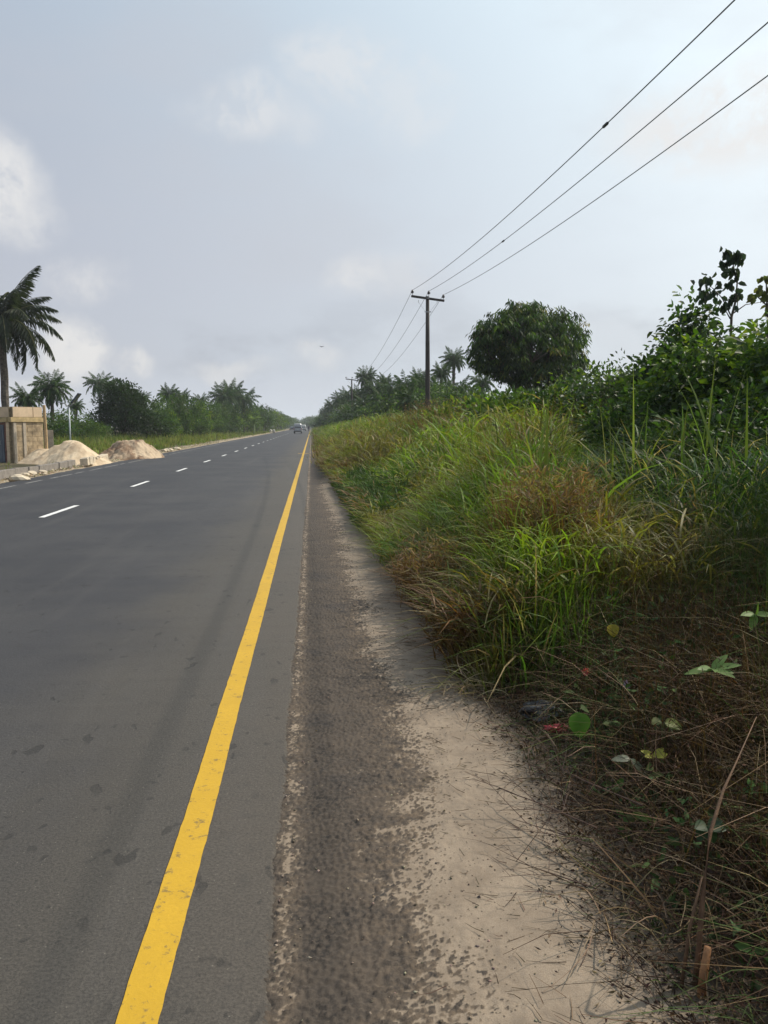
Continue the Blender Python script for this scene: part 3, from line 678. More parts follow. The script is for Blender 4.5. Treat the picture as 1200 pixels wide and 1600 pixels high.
pxshrub(1020, 600, 12.3, 2.4, 'low spreading bush with dense shade beneath, behind the cane grass', 7, ncl=520, per=16, leaf=.09, aspect=.6, spread=.22, cols=(GD, GDD, G_MID), colw=(5, 5, 2))
pxshrub(960, 625, 13.2, 2.0, 'small leafy bush in front of the fine leaved grey green bush', 8, ncl=420, per=16, leaf=.09, aspect=.6, spread=.2, cols=(GD, GDD, G_MID), colw=(5, 4, 2))
pxshrub(810, 612, 21, 3.4, 'low bright green creeper bush left of the mango trunk', 9, name='creeper_bush', ncl=620, per=15, leaf=.13, aspect=.7, hexa=True, spread=.25, cols=(G_LIME, G_MID, GD), colw=(4, 4, 3))
pxshrub(745, 622, 27, 4.0, 'wide creeper bush between the near pole and the mango tree', 10, name='creeper_bush', ncl=560, per=14, leaf=.17, aspect=.6, spread=.32, cols=(G_MID, GD, G_LIME), colw=(5, 4, 2))
pxshrub(1160, 606, 8.6, 2.2, 'low dark bush behind the cane grass near the right edge', 12, ncl=520, per=16, leaf=.07, aspect=.6, droop=.2, hexa=True, spread=.2, cols=(GD, GDD, G_MID), colw=(5, 4, 2))
pxshrub(1052, 672, 9.2, 1.7, 'small dark bush half buried in the tall grass, left of the low dark bush', 13, ncl=380, per=16, leaf=.07, aspect=.6, spread=.18, cols=(GD, GDD), colw=(1, 1))
pxshrub(1290, 470, 9.5, 3.8, 'large dark bush cut by the right edge of the frame', 11, ncl=520, per=14, leaf=.13, aspect=.6, droop=.3, spread=.26, **LV)
for k, (x, y, w_, h_) in enumerate(((5.7, 5.2, 3.8, 4.0), (5.6, 3.2, 2.6, 2.7), (6.4, 1.2, 3.0, 2.6))):  # out-of-frame tree and bushes, added to cast shade over brush and sand
    shrub(('leafy_tree', 'shrub', 'shrub')[k], (x, y, .2), lobes_for(w_, h_, 8, 20+k), ('leafy tree out of the frame, added to shade the dead brush at right', 'dark bush right of the dead brush, out of the frame, added for its shade', 'unseen bush beyond the right edge beside the camera, added for its shade')[k], ('tree', 'shrub', 'shrub')[k], ncl=420, per=14, leaf=.13, aspect=.6, cols=(GD, G_MID), colw=(2, 1), spread=.28)

# sapling with large hanging leaves
def sapling(px0, Y, stems_, groups, label, col, lf):
    p = at(px0, 520, Y); b = float(gz(p.x, Y)); t = empty('sapling', (p.x, Y, b)); tag(t, label, 'sapling'); o = Vector((p.x, Y, b)); mb = MB(); f = Fol()
    for pts in stems_:
        pts = [Vector((0, 0, 0)) if q is None else at(q[0], q[1], Y)-o for q in pts]; mb.tube(pts, [.024*(1-.7*i/(len(pts)-1))*(1 if pts[0].length < .1 else .5) for i in range(len(pts))], 6)
    for gx, gy, gr, n in groups:
        c = at(gx, gy, Y)-o; m_ = gr*Y/F_PX; P = np.array(c)+rng.normal(size=(n, 3))*m_*np.array([.5, .5, .42]); Dd = rng.normal(size=(n, 3))*.4; Dd[:, 2] -= 1.0
        f.add(leaf_geo(P, Dd, lf*(.7+.6*rng.random(n)), lf*.72, .25, True, jit(col, n, .3), np.tile([.3, -1., .3], (n, 1))+rng.normal(size=(n, 3))*.6))
    link('foliage', f.mesh('sapling_leaves'), t, M_LEAF); mb.build('stem', M_BARK, t, True)
sapling(1143, 12.5, [[None, (1143, 495), (1150, 468), (1152, 440), (1142, 400)], [(1143, 495), (1128, 465), (1108, 445)], [(1145, 490), (1165, 476), (1196, 471)], [(1143, 493), (1152, 478), (1154, 460)], [(1141, 498), (1132, 482)]],
        [(1133, 392, 9, 16), (1150, 396, 9, 16), (1131, 408, 8, 10), (1146, 404, 8, 10), (1155, 403, 5, 5), (1141, 424, 12, 14), (1150, 424, 7, 8), (1137, 442, 8, 10), (1152, 458, 8, 14), (1140, 465, 6, 6), (1105, 438, 13, 18), (1116, 455, 10, 14), (1128, 474, 10, 12), (1100, 460, 10, 14), (1140, 478, 8, 6)],
        'slender sapling with large hanging leaves against the sky', (.03, .05, .027), .12)
sapling(1198, 11.8, [[None, (1200, 505), (1198, 465), (1197, 432)], [(1199, 478), (1182, 462), (1176, 460)]], [(1196, 432, 7, 10), (1186, 450, 6, 6), (1175, 462, 7, 10), (1198, 458, 9, 16), (1197, 480, 8, 12), (1205, 445, 12, 20)], 'pale yellow leaved sapling at the right edge of the frame', (.13, .15, .05), .11)

# mango tree
def mango():
    Y = 35; p = at(823, 540, Y); t = empty('mango_tree', (p.x, Y, .25)); tag(t, 'round dense mango tree with dark drooping leaves above the bushes', 'tree')
    m = Y/F_PX; q = lambda px, py, dy, rx, rz, ry=None: ((px-823)*m, dy, (665-py)*m+HC-.25, rx*m, (ry or rx)*m, rz*m)
    lb = [q(838, 505, 0, 48, 36), q(790, 520, -.6, 46, 34), q(873, 525, -.4, 42, 38), q(762, 553, 0, 32, 30), q(893, 560, 0, 26, 36), q(830, 548, -1.2, 55, 42), q(850, 520, 1.6, 60, 40), q(800, 555, 1.4, 50, 30), q(768, 525, .3, 26, 22), q(865, 575, -.3, 36, 34), q(815, 500, 0, 34, 26), q(838, 588, -.8, 40, 24), q(800, 580, -.2, 26, 18)]
    f = Fol(); lbn = np.array(lb); ncl = 1500; li = rng.choice(len(lb), ncl); d = rng.normal(size=(ncl, 3)); d /= np.linalg.norm(d, axis=1, keepdims=True)
    Cc = lbn[li, :3]+d*lbn[li, 3:]*((.60+.42*rng.random(ncl)**.6)*(1+.5*(vnoise(d[:, 0]*3+li, d[:, 2]*3, .9, 7, 2)-.5)))[:, None]
    cols = jit(np.array([(.042, .082, .02), (.027, .054, .017), (.09, .145, .026), (.15, .15, .04)])[rng.choice(4, ncl, p=[.45, .3, .2, .05])], ncl, .2)
    per = 16; idx = np.repeat(np.arange(ncl), per); n = len(idx); a = rng.random(n)*6.28
    Dd = np.stack([np.cos(a), np.sin(a), -.75-.7*rng.random(n)], 1); P = Cc[idx]+Dd*np.array([.05, .05, 0])+rng.normal(size=(n, 3))*.07
    L = .26*(.6+.7*rng.random(n)); f.add(leaf_geo(P, Dd, L, L*.24, .3, False, jit(cols[idx], n, .25), np.tile([0, 0, 1.], (n, 1))+rng.normal(size=(n, 3))*.3))
    link('crown', f.mesh('mango_crown'), t, M_LEAF); link('trunk', stem_mesh('mango_trunk', lb, .22, 9), t, M_BARK)
mango()

# ------------------------------------------------------------------ oil palms
def frond_geo(f, M, L, nl, droop, col, ll=.75, w0=.045, hang=.5):
    """leaflets both sides of an arching rachis; local: grows along +x and up, then M"""
    t = np.linspace(.12, 1, nl); xr = L*(t-.12*droop*t**2.5); zr = L*(.62*t-droop*.95*t**2.2)*.9
    tx = np.gradient(xr); tz = np.gradient(zr); nn = np.hypot(tx, tz); tx /= nn; tz /= nn
    for s in (-1, 1):
        n = nl; P = np.stack([xr, np.zeros(n), zr], 1)+rng.normal(size=(n, 3))*.01*L/4
        fw = .45+.5*t; Dd = np.stack([tx*fw, s*np.full(n, .9)*(1-.35*t), tz*fw-hang*(.5+rng.random(n))], 1)+rng.normal(size=(n, 3))*.10
        le = L/4.2*ll*np.sin(np.pi*np.clip(.12+.86*t, 0, 1))**.6*(.85+.3*rng.random(n))+.02
        V, F, c = leaf_geo(P, Dd, le, np.full(n, w0*L/4.2)*(.8+.4*rng.random(n)), .15, True, jit(col, n, .2), np.tile([0, 0, 1.], (n, 1)))
        V = V@np.array(M.to_3x3()).T+np.array(M.translation); f.add((V, F, c))
    k = 7; ti = np.linspace(0, 1, k); X = L*(ti-.12*droop*ti**2.5); Z = L*(.62*ti-droop*.95*ti**2.2)*.9; w_ = L*.011*(1-.8*ti)+.004; V = []
    for i in range(k): V += [(X[i], -w_[i], Z[i]), (X[i], w_[i], Z[i]), (X[i], 0, Z[i]+w_[i]*1.3)]
    V = np.array(V)@np.array(M.to_3x3()).T+np.array(M.translation); b = np.arange(k-1)*3
    F = np.concatenate([np.stack([b+a, b+c, b+3+c, b+3+a], 1) for a, c in ((0, 1), (1, 2), (2, 0))]); f.add((V, F, jit((.13, .13, .06), len(F), .2)))
def frond_list(n, r, upr=1.0):
    out = []
    for k in range(n):
        q = k/(n-1); az = k*2.39996+r.uniform(-.2, .2); pitch = (1.05-1.55*q)*upr; out.append((az, pitch, .25+.75*q**.8*r.uniform(.8, 1.15), r.uniform(.88, 1.08)))
    return out
def palm_M(az, pitch, z0): return Matrix.Translation((0, 0, z0)) @ Matrix.Rotation(az, 4, 'Z') @ Matrix.Rotation(-pitch+.35, 4, 'Y')
PG = (.04, .085, .02)
def palm_crown(name, nf, nl, seed, col=PG, upr=1.0, L=4.2, **kw):
    f = Fol(); r = random.Random(seed)
    for az, pt, dr, ls in frond_list(nf, r, upr): frond_geo(f, palm_M(az, pt, 0), L*ls, nl, dr, col, **kw)
    return f.mesh(name)
def trunk_mesh(name, h, r0, r1, seed=0):
    r = random.Random(seed); mb = MB(); k = 14; pts = [(r.uniform(-.02, .02)+.04*math.sin(3*i/k), r.uniform(-.02, .02), -.2+(h+.2)*i/k) for i in range(k+1)]
    mb.tube(pts, [(r0+(r1-r0)*i/k)*r.uniform(.93, 1.1) for i in range(k+1)], 10)
    for i in range(26):   # cut frond bases below the crown
        a = i*2.4; zz = h-.05-.06*i; mb.tube([(math.cos(a)*r1*.7, math.sin(a)*r1*.7, zz-.1), (math.cos(a)*r1*1.7, math.sin(a)*r1*1.7, zz+.16)], [.07, .035], 5)
    me = mb.build('tmp', M_PALMBARK, None, False); d = me.data; bpy.data.objects.remove(me); d.name = name; return d
# big palm behind the block building; each frond its own part
Yp = 50; p = at(1, 500, Yp); t = empty('oil_palm', (p.x, Yp, 0)); tag(t, 'tall oil palm standing behind the block building, cut by the left edge', 'palm tree')
link('trunk', trunk_mesh('oil_palm_trunk', p.z, .22, .19, 4), t)
protos = []
for k in range(6):
    f = Fol(); frond_geo(f, Matrix(), 3.8, 66, .35+.13*k, (.036, .05, .028), ll=.92, w0=.058, hang=.85); protos.append(f.mesh('oil_palm_frond'))
r = random.Random(5)
for az, pt, dr, ls in frond_list(38, r):
    o = link('frond', protos[min(5, max(0, int((dr-.3)/.13)))], t, M_PALM); M = palm_M(az, pt, p.z-.05); o.location = M.translation; o.rotation_mode = 'QUATERNION'; o.rotation_quaternion = M.to_quaternion(); o.scale = (ls,)*3
CR = [palm_crown('palm_crown_a', 34, 34, 1, ll=1.0, w0=.12, hang=.9), palm_crown('palm_crown_b', 40, 30, 2, ll=1.0, w0=.13, upr=1.1, hang=.8), palm_crown('palm_crown_c', 27, 30, 3, ll=.95, w0=.12, upr=.9, hang=.9)]
for c_ in CR: c_.materials.append(M_PALM)
TR = trunk_mesh('palm_trunk', 6, .24, .2, 9)
def palm(px, py, Y, rad_px, label, var=0, group=None, X=None, zc=None, rz=None):
    """crown centre at pixel (px, py), crown radius in pixels"""
    c = at(px, py, Y) if X is None else Vector((X, Y, zc)); rad = rad_px*Y/F_PX; s = rad/3.9
    t = empty('oil_palm', (c.x, Y, 0), rz if rz is not None else random.uniform(0, 6.28)); tag(t, label, 'palm tree', group)
    o = link('crown', CR[var], t); o.location = (0, 0, c.z); o.scale = (s, s, s*1.0)
    o = link('trunk', TR, t); o.scale = (max(s, .7), max(s, .7), c.z/6); return t
# left side palms
palm(80, 608, 68, 32, 'bushy oil palm behind the street lamp, right of the tall palm', 1)
palm(42, 624, 66, 26, 'half hidden oil palm directly behind the block building', 0)
palm(118, 634, 80, 15, 'small palm just right of the street lamp top', 0)
palm(155, 600, 105, 25, 'slim palm rising behind the big dark tree', 2)
palm(222, 622, 100, 16, 'palm tips showing over the right of the big dark tree', 2)
palm(264, 618, 112, 20, 'left palm of the pair over the left hedge', 1); palm(284, 621, 120, 15, 'right palm of the pair over the left hedge', 0)
palm(313, 626, 128, 16, 'small palm between the pair and the big cluster on the left', 2)
palm(348, 622, 140, 25, 'left crown of the big palm cluster beyond the left verge', 1); palm(362, 617, 146, 26, 'middle crown of the big palm cluster beyond the left verge', 1); palm(381, 624, 150, 26, 'right crown of the big palm cluster beyond the left verge', 2)
palm(404, 642, 190, 12, 'low palm right of the big palm cluster', 0)
# right side palms
palm(709, 563, 92, 23, 'slim palm with a full round crown right of the near pole', 1)
palm(754, 597, 78, 24, 'low palm with spiky fronds under the left of the mango crown', 2)
palm(573, 590, 112, 20, 'palm with a dark round crown beside the far pole', 1); palm(602, 596, 104, 15, 'small palm just right of the dark round palm', 0)
palm(690, 582, 84, 20, 'palm partly hidden behind the near pole', 0); palm(655, 595, 88, 22, 'low palm left of the near pole', 1)
rr_ = random.Random(11)
for k, (px, py, Y, rp) in enumerate(((518, 634, 190, 14), (532, 626, 165, 18), (545, 620, 150, 20), (560, 618, 135, 22), (585, 612, 110, 26), (612, 612, 92, 30), (636, 610, 80, 32), (664, 612, 74, 32), (690, 612, 70, 32), (715, 615, 66, 30), (600, 628, 80, 28), (570, 632, 100, 24), (540, 636, 130, 18), (645, 628, 62, 34), (735, 622, 60, 30), (505, 645, 260, 9), (512, 642, 230, 11))):
    palm(px, py, Y, rp, 'short oil palm in the thicket behind the right grass bank', k % 3, 'short oil palms in the right thicket')

# ------------------------------------------------------------------ left tree row, right thicket, far trees
def far_crown(name, w_, h_, seed, leaf, cols, colw, ncl=330, per=14, spread=.42, **kw):
    lb = lobes_for(w_, h_, 8, seed); me = crown_mesh(name, lb, ncl, per, leaf, cols, colw, spread=spread, aspect=.55, **kw); me.materials.append(M_LEAF)
    s_ = stem_mesh(name+'_stem', lb, .14); return me, s_
FC = [far_crown('bush_crown_a', 6, 5, 31, .26, (GD, GDD, G_MID), (5, 3, 2)), far_crown('bush_crown_b', 6, 5, 32, .24, (G_MID, GD, G_LIME), (4, 4, 1)), far_crown('bush_crown_c', 6, 5, 33, .28, (GD, G_MID, (.06, .08, .04)), (4, 3, 2)),
      far_crown('bush_crown_d', 7, 5, 34, .30, (G_MID, G_LIME, GD), (4, 2, 3))]
def bush(X, Y, w_, h_, label, var, group=None, cat='tree', name='leafy_tree'):
    t = empty(name, (X, Y, 0), random.uniform(0, 6.28), (w_/6, w_/6, h_/5)); tag(t, label, cat, group)
    link('crown', FC[var][0], t); link('trunk', FC[var][1], t); return t
# big dark tree
p = at(190, 594, 74); lb = lobes_for(5.2, p.z, 9, 77)+[(-1.6, 0, 1.6, 1.5, 1.5, 1.6), (1.7, 0, 1.5, 1.5, 1.5, 1.5), (0, -.5, 1.4, 1.8, 1.6, 1.5), (-.6, 0, 3.6, 1.7, 1.6, 1.8)]
t = empty('leafy_tree', (p.x, 74, 0)); tag(t, 'big dark round tree behind the sand heaps', 'tree')
link('crown', crown_mesh('dark_tree_crown', lb, 1100, 16, .22, (GDD, (.03, .055, .02)), (3, 2), spread=.34, aspect=.55, shell=.6), t, M_LEAF); link('trunk', stem_mesh('dark_tree_trunk', lb, .2), t, M_BARK)
p = at(228, 625, 78); bush(p.x, 78, 5.5, p.z, 'dark leafy tree touching the right of the big dark tree', 0)
for px, py, Y, w_, v, lab in ((104, 640, 70, 6, 1, 'mid green tree behind the street lamp pole'), (128, 655, 68, 4.0, 1, 'light green tree just left of the big dark tree'), (66, 645, 60, 5, 0, 'dark green tree behind the corner of the block building'), (140, 662, 70, 4, 0, 'low dark tree in the gap left of the big dark tree'), (20, 650, 60, 6, 0, 'tree hidden mostly by the block building')):
    p = at(px, py, Y); bush(p.x, Y, w_, p.z, lab, v)
LG = 'leafy trees in the row behind the left verge'
for k, (px, py, Y) in enumerate(((250, 634, 84), (272, 636, 92), (290, 634, 100), (305, 640, 104), (322, 640, 118), (338, 642, 128), (352, 640, 135), (368, 640, 150), (386, 642, 160), (400, 645, 175), (412, 644, 195), (423, 648, 225), (432, 650, 260), (440, 654, 310),
                                 (246, 650, 80), (262, 652, 86), (282, 654, 94), (300, 652, 100), (330, 655, 122), (360, 656, 140), (392, 655, 165), (416, 656, 205))):
    p = at(px, py, Y); bush(p.x, Y, (30+rr_.uniform(-6, 8))*Y/F_PX*1.6, max(p.z*1.32, 3.2), 'mid green leafy tree in the row behind the left verge', (1, 2, 0, 3)[k % 4], LG)
# right thicket fillers
RG = 'bushes in the thicket behind the right grass bank'
for k, (px, py, Y, w_) in enumerate(((505, 650, 240, 8), (520, 642, 190, 8), (540, 634, 150, 8), (560, 628, 125, 8), (585, 625, 105, 8), (610, 620, 88, 7), (640, 622, 74, 7), (670, 622, 64, 6.5), (700, 622, 58, 6), (730, 625, 50, 6), (765, 622, 42, 5.5), (700, 602, 58, 6), (735, 604, 52, 6), (672, 604, 66, 6), (640, 610, 76, 7), (775, 610, 46, 5), (620, 640, 56, 5), (680, 638, 45, 5), (725, 640, 36, 4.5), (500, 655, 330, 8))):
    p = at(px, py, Y); bush(p.x, Y, w_, max(p.z, 2.4), 'dark green bush in the thicket behind the right grass bank', (0, 2, 1)[k % 3], RG, 'bush', 'thicket_bush')
for k, (px, py, Y, w_) in enumerate(((850, 625, 40, 5), (905, 622, 38, 5), (800, 628, 42, 5), (940, 600, 26, 5), (1000, 590, 24, 5), (1070, 560, 20, 4.5), (1140, 545, 17, 4), (1220, 520, 16, 5))):
    p = at(px, py, Y); bush(p.x, Y, w_, max(p.z, 2.4), 'dark bush filling in behind the front row of bushes on the right', k % 2*2, 'bushes behind the front row on the right', 'bush', 'thicket_bush')
FG = 'hazy trees at the far end of the road'
for k, (px, py, Y, w_) in enumerate(((436, 651, 420, 12), (447, 650, 470, 12), (453, 652, 500, 12), (459, 657, 560, 12), (464, 659, 640, 14), (470, 658, 650, 14), (476, 655, 620, 14), (483, 652, 560, 13), (489, 650, 520, 13), (494, 653, 450, 11), (500, 656, 400, 10), (443, 655, 430, 10), (486, 656, 600, 14), (467, 660, 700, 16), (479, 658, 690, 16), (457, 660, 690, 16), (498, 648, 380, 9), (450, 656, 560, 14))):
    p = at(px, py, Y); bush(p.x, Y, w_, p.z, 'hazy grey green tree at the far end of the road', k % 3, FG)

# left verge grass
f = Fol()
n = 2600; Y = 38+(300-38)*rng.random(n)**1.8; X = -9.35-rng.random(n)**.8*9
m_ = (Y > 44) | (X < -12.5); X = X[m_]; Y = Y[m_]
vc = jit(np.where((vnoise(X, Y, 5, 91) > .5)[:, None], np.array([[.17, .20, .05]]), np.array([[.11, .15, .04]])), len(X), .2)
hv = np.interp(-X, [9.3, 10.5, 13, 18], [.15, .5, .85, 1.2])*(.7+.6*vnoise(X, Y, 2.5, 92))
f.add(clumps(X, Y, 14, hv, .35, .05, vc, .4, 2))
n = 500; Y = 20+26*rng.random(n); X = -9.9-rng.random(n)**.7*9; m_ = ~((X > -13.2) & (Y > 33.5) & (Y < 44)); X = X[m_]; Y = Y[m_]
f.add(clumps(X, Y, 14, np.full(len(X), .28), .15, .02, jit((.13, .15, .05), len(X), .3), .5, 2))
vg = link('verge_grass', f.mesh('verge_grass'), None, M_GRASS); tag(vg, 'yellow green grass verge along the left side of the road', 'grass', kind='stuff')

# banana plant in left row
def banana():
    p = at(385, 652, 150); t = empty('banana_plant', (p.x+1.5, 148, 0)); tag(t, 'pale green banana plant in front of the left tree row', 'banana plant')
    mb = MB(); mb.tube([(0, 0, 0), (.05, 0, 1.1), (0, .05, 2.2)], [.18, .14, .08], 8); mb.build('stem', simple('banana stem', (.2, .26, .1), .6), t, True)
    f = Fol(); n = 11; a = np.arange(n)*2.4; B = np.zeros((n, 3)); B[:, 2] = 1.9
    f.add(blades_geo(B, 2.2+.5*rng.random(n), a, .45+.4*rng.random(n), np.full(n, .62), jit((.16, .24, .07), n, .2), 6)); link('leaves', f.mesh('banana_leaves'), t, M_LEAF)
banana()

# ------------------------------------------------------------------ power poles and lines
POLES = {}
def pole(px, py_top, Y, label, tilt=0.0, lean=.06):
    pt = at(px, py_top, Y); H = pt.z; t = empty('utility_pole', (pt.x+lean, Y, 0)); tag(t, label, 'utility pole')
    top_ = Vector((-lean, 0, H)); mb = MB(); mb.tube([(0, 0, -.3), (-lean*.3, 0, H*.35), (-lean*.7, 0, H*.7), top_], [.16, .14, .12, .095], 14); mb.build('pole_shaft', M_WOODPOLE, t, True)
    a = Vector((-.92-lean, -.13, H-.02+tilt)); b = Vector((.92-lean, -.13, H-.25-tilt*.2)); mid = (a+b)/2
    mb = MB(); ang = math.atan2(b.z-a.z, b.x-a.x); mb.box(mid, ((b-a).length, .10, .12), Matrix.Rotation(-ang, 3, 'Y'), .012); mb.build('crossarm', M_WOODPOLE, t)
    pins = []
    for q, base_ in enumerate((a+Vector((.06, 0, .06)), top_+Vector((.07, 0, .02)), b+Vector((-.06, 0, .06)))):
        mb = MB(); z0 = base_.z; c = base_
        mb.tube([c, c+Vector((0, 0, .10))], .014, 6)
        prof = [(.03, .09), (.085, .11), (.04, .135), (.095, .16), (.045, .185), (.075, .21), (.04, .235), (.04, .27), (.012, .285)]
        mb.tube([c+Vector((0, 0, h)) for _, h in prof], [r_*1.1 for r_, _ in prof], 12); mb.build('insulator', M_CERAMIC, t, True); pins.append(Vector(t.location)+c+Vector((0, 0, .26)))
    mb = MB()
    for s_ in (-1, 1):
        e = mid+Vector((s_*.52, 0, -.09)); k = Vector((-lean*.9, -.06, H-.85))
        mb.tube([e, e+Vector((s_*.0, 0, -.14))], .014, 6); mb.tube([e+Vector((0, 0, -.12)), e.lerp(k, .55)+Vector((0, 0, -.12)), k+Vector((s_*.14, 0, .0))], .006, 5)
    mb.box(Vector((-lean*.88, -.12, H-.86)), (.36, .04, .05)); mb.build('brace', M_STEEL, t)
    mb = MB(); mb.box((-lean, -.14, H-.13), (.16, .12, .035)); mb.box((-lean, -.14, H-.06), (.05, .14, .05)); mb.build('bracket', M_STEEL, t)
    return pins
P1 = pole(668, 463, 45, 'near wooden power pole with a tilted crossarm and three insulators', .0)
P2 = pole(549.5, 592, 122, 'far wooden power pole above the palm thicket', .0, .05)
for wi, (qx, qy, splx) in enumerate(((1148, 0, 940), (1200, 35, 792), (1200, 118, None))):
    A = P1[wi]; Y0 = -35.0; Z0 = A.z+.1; X0 = A.x+.15
    d = ray(qx, qy); span = A.y-Y0
    # where the ray crosses the wire's vertical plane
    s_x = (X0-A.x)/span; k = (A.x+s_x*A.y)/(d.x+s_x*d.y); Q = Vector((0, 0, HC))+d*k; u = (A.y-Q.y)/span
    sag = ((A.z*(1-u)+Z0*u)-Q.z)/(4*u*(1-u)); print('wire', wi, 'sag', round(sag, 2), 'Y', round(Q.y, 1))
    pts = []
    for i in range(61):
        u = 1-i/60; pts.append(Vector((A.x*(1-u)+X0*u, A.y*(1-u)+Y0*u, A.z*(1-u)+Z0*u-4*sag*u*(1-u))))
    B = P2[wi]
    for i in range(1, 31):
        u = i/30; pts.append(A.lerp(B, u)-Vector((0, 0, 4*2.0*u*(1-u))))
    mb = MB(); mb.tube(pts, [.0105]*len(pts), 5); o = mb.build('power_line', M_WIRE, None, True)
    tag(o, ('uppermost overhead wire, ending at the left insulators of the poles', 'middle overhead wire, ending at the pole tops', 'lowest overhead wire, ending at the right insulators')[wi], 'power line', 'overhead power lines')
    if splx:
        best = min(range(60), key=lambda i: abs(((pts[i]-Vector((0, 0, HC))).dot(RT)/max(.1, (pts[i]-Vector((0, 0, HC))).dot(FW)))*F_PX+CX-splx) if (pts[i]-Vector((0, 0, HC))).dot(FW) > 1 else 1e9)
        a, b = pts[best], pts[best+1]; dd = (b-a).normalized(); mb = MB(); mb.tube([a-dd*.14, a-dd*.10, a+dd*.10, a+dd*.14], [.014, .03, .03, .014], 8); s2 = mb.build('splice_sleeve', M_WIRE, o, True)

# ------------------------------------------------------------------ block building at the left
M_BLOCK = simple('cement blocks', (.35, .27, .17), .9, var=.4, scale=3.5, bump=.5)
M_BLOCKNEW = simple('new cement blocks', (.60, .46, .31), .9, var=.12, scale=2.5, bump=.3)
M_MORTAR = simple('mortar', (.23, .18, .11), .95, var=.3, scale=8, bump=.4)
M_CONC = simple('cast concrete', (.42, .36, .28), .9, var=.2, scale=4, bump=.3)
M_RUST = simple('rusty steel', (.16, .07, .05), .8, var=.4, scale=9, bump=.2)
M_BLUE = simple('blue grey door paint', (.075, .092, .115), .55, var=.15, scale=2)
M_TIMBER = simple('bare timber', (.42, .29, .15), .8, var=.25, scale=12, bump=.2)
Yb = 35.5; c0 = at(20, 700, Yb); t = empty('block_building', (c0.x, Yb, 0), R(52)); tag(t, 'small unfinished cement block building with a grey blue metal door', 'building')
# local x runs right along the side wall (towards the camera's right), local y runs back
Wl, Dl = 1.42, 2.3; Hh = 2.44
LW = 5.2
def block_wall(mb, mbm, p0, dirv, nrm, L, z0, z1, bl=.45, bh=.215, gap=.008, th=.15, off0=0, jitd=.006, skip=()):
    r = random.Random(int(L*100)+int(z1*10)); rows = int(round((z1-z0)/bh)); bh = (z1-z0)/rows; d = Vector(dirv); nn = Vector(nrm); up = Vector((0, 0, 1))
    rot = Matrix((d, nn, up)).transposed()
    for q in range(rows):
        x = -(bl/2 if q % 2 else 0)
        while x < L-.03:
            a, b = max(0, x), min(L, x+bl)
            if b-a > .06 and (q, int(x/bl)) not in skip: mb.box(Vector(p0)+d*((a+b)/2)+up*(z0+bh*(q+.5))+nn*r.uniform(-jitd, jitd), (b-a-gap, th, bh-gap), rot, .006)
            x += bl
    mbm.box(Vector(p0)+d*(L/2)+up*((z0+z1)/2)+nn*.012, (L-.004, th-.045, z1-z0-.004), rot)
mb, mm_ = MB(), MB()
block_wall(mb, mm_, (0, 0, 0), (1, 0, 0), (0, 1, 0), Wl, -.1, 1.74)
block_wall(mb, mm_, (Wl-.08, .1, 0), (0, 1, 0), (-1, 0, 0), Dl, -.1, 1.74)
block_wall(mb, mm_, (0, Dl, 0), (1, 0, 0), (0, 1, 0), Wl, -.1, 1.74)
wl = mb.build('wall', M_BLOCK, t); mm_.build('mortar', M_MORTAR, wl)
for x_ in (.08, .52):   # cast columns standing proud
    mb = MB(); mb.box((x_, -.02, .86), (.13, .18, 1.76), None, .01); mb.build('column', M_CONC, t)
mb = MB(); mb.box((Wl/2-.04, -.02, 1.85), (Wl+.16, .24, .20), None, .012); mb.box((Wl-.06, Dl/2, 1.85), (.22, Dl-.24, .198), None, .012); mb.box((-.03, Dl/2+.02, 1.85), (.22, Dl-.24, .198), None, .012); mb.build('ring_beam', simple('formwork timber beam', (.45, .34, .17), .8, var=.25, scale=5, bump=.2), t)
mb, mm_ = MB(), MB()
block_wall(mb, mm_, (0, -.03, 0), (1, 0, 0), (0, 1, 0), Wl-.02, 1.95, 2.40, bl=.95, bh=.45, gap=.03)
block_wall(mb, mm_, (Wl-.1, .06, 0), (0, 1, 0), (-1, 0, 0), Dl, 1.95, 2.395, bl=1.2, bh=.45, gap=.03)
block_wall(mb, mm_, (.0, .06, 0), (0, 1, 0), (-1, 0, 0), Dl+2.5, 1.95, 2.397, bl=.9, bh=.45, gap=.03)
pw = mb.build('parapet', M_BLOCKNEW, t); mm_.build('mortar', M_MORTAR, pw)
# front with the metal door faces left-front (local -x)
mb, mm_ = MB(), MB(); block_wall(mb, mm_, (-.02, .08, 0), (0, 1, 0), (-1, 0, 0), .22, -.1, 1.74); fw = mb.build('front_wall', M_BLOCKNEW, t); mm_.build('mortar', M_MORTAR, fw)
mb = MB()
for c_, d_ in (((-.05, .36, .80), (.10, .08, 1.86)), ((-.05, 3.0, .80), (.10, .08, 1.86)), ((-.05, 1.68, 1.69), (.10, 2.56, .09))): mb.box(c_, d_, None, .006)
mb.build('door_frame', M_RUST, t)
mb = MB(); mb.box((-.10, 1.68, .78), (.035, 2.5, 1.70), None, .004)
for yy in np.arange(.6, 2.9, .22): mb.box((-.121, float(yy), .78), (.012, .03, 1.62))
dr_ = mb.build('metal_door', M_BLUE, t); mb = MB(); mb.tube([(-.13, .62, .80), (-.18, .62, .80), (-.18, .62, .95), (-.13, .62, .95)], .012, 6); mb.build('handle', M_STEEL, dr_)
mb = MB(); mb.box((Wl/2, Dl/2+.02, 1.925), (Wl-.3, Dl-.35, .05)); mb.build('roof_slab', M_CONC, t)
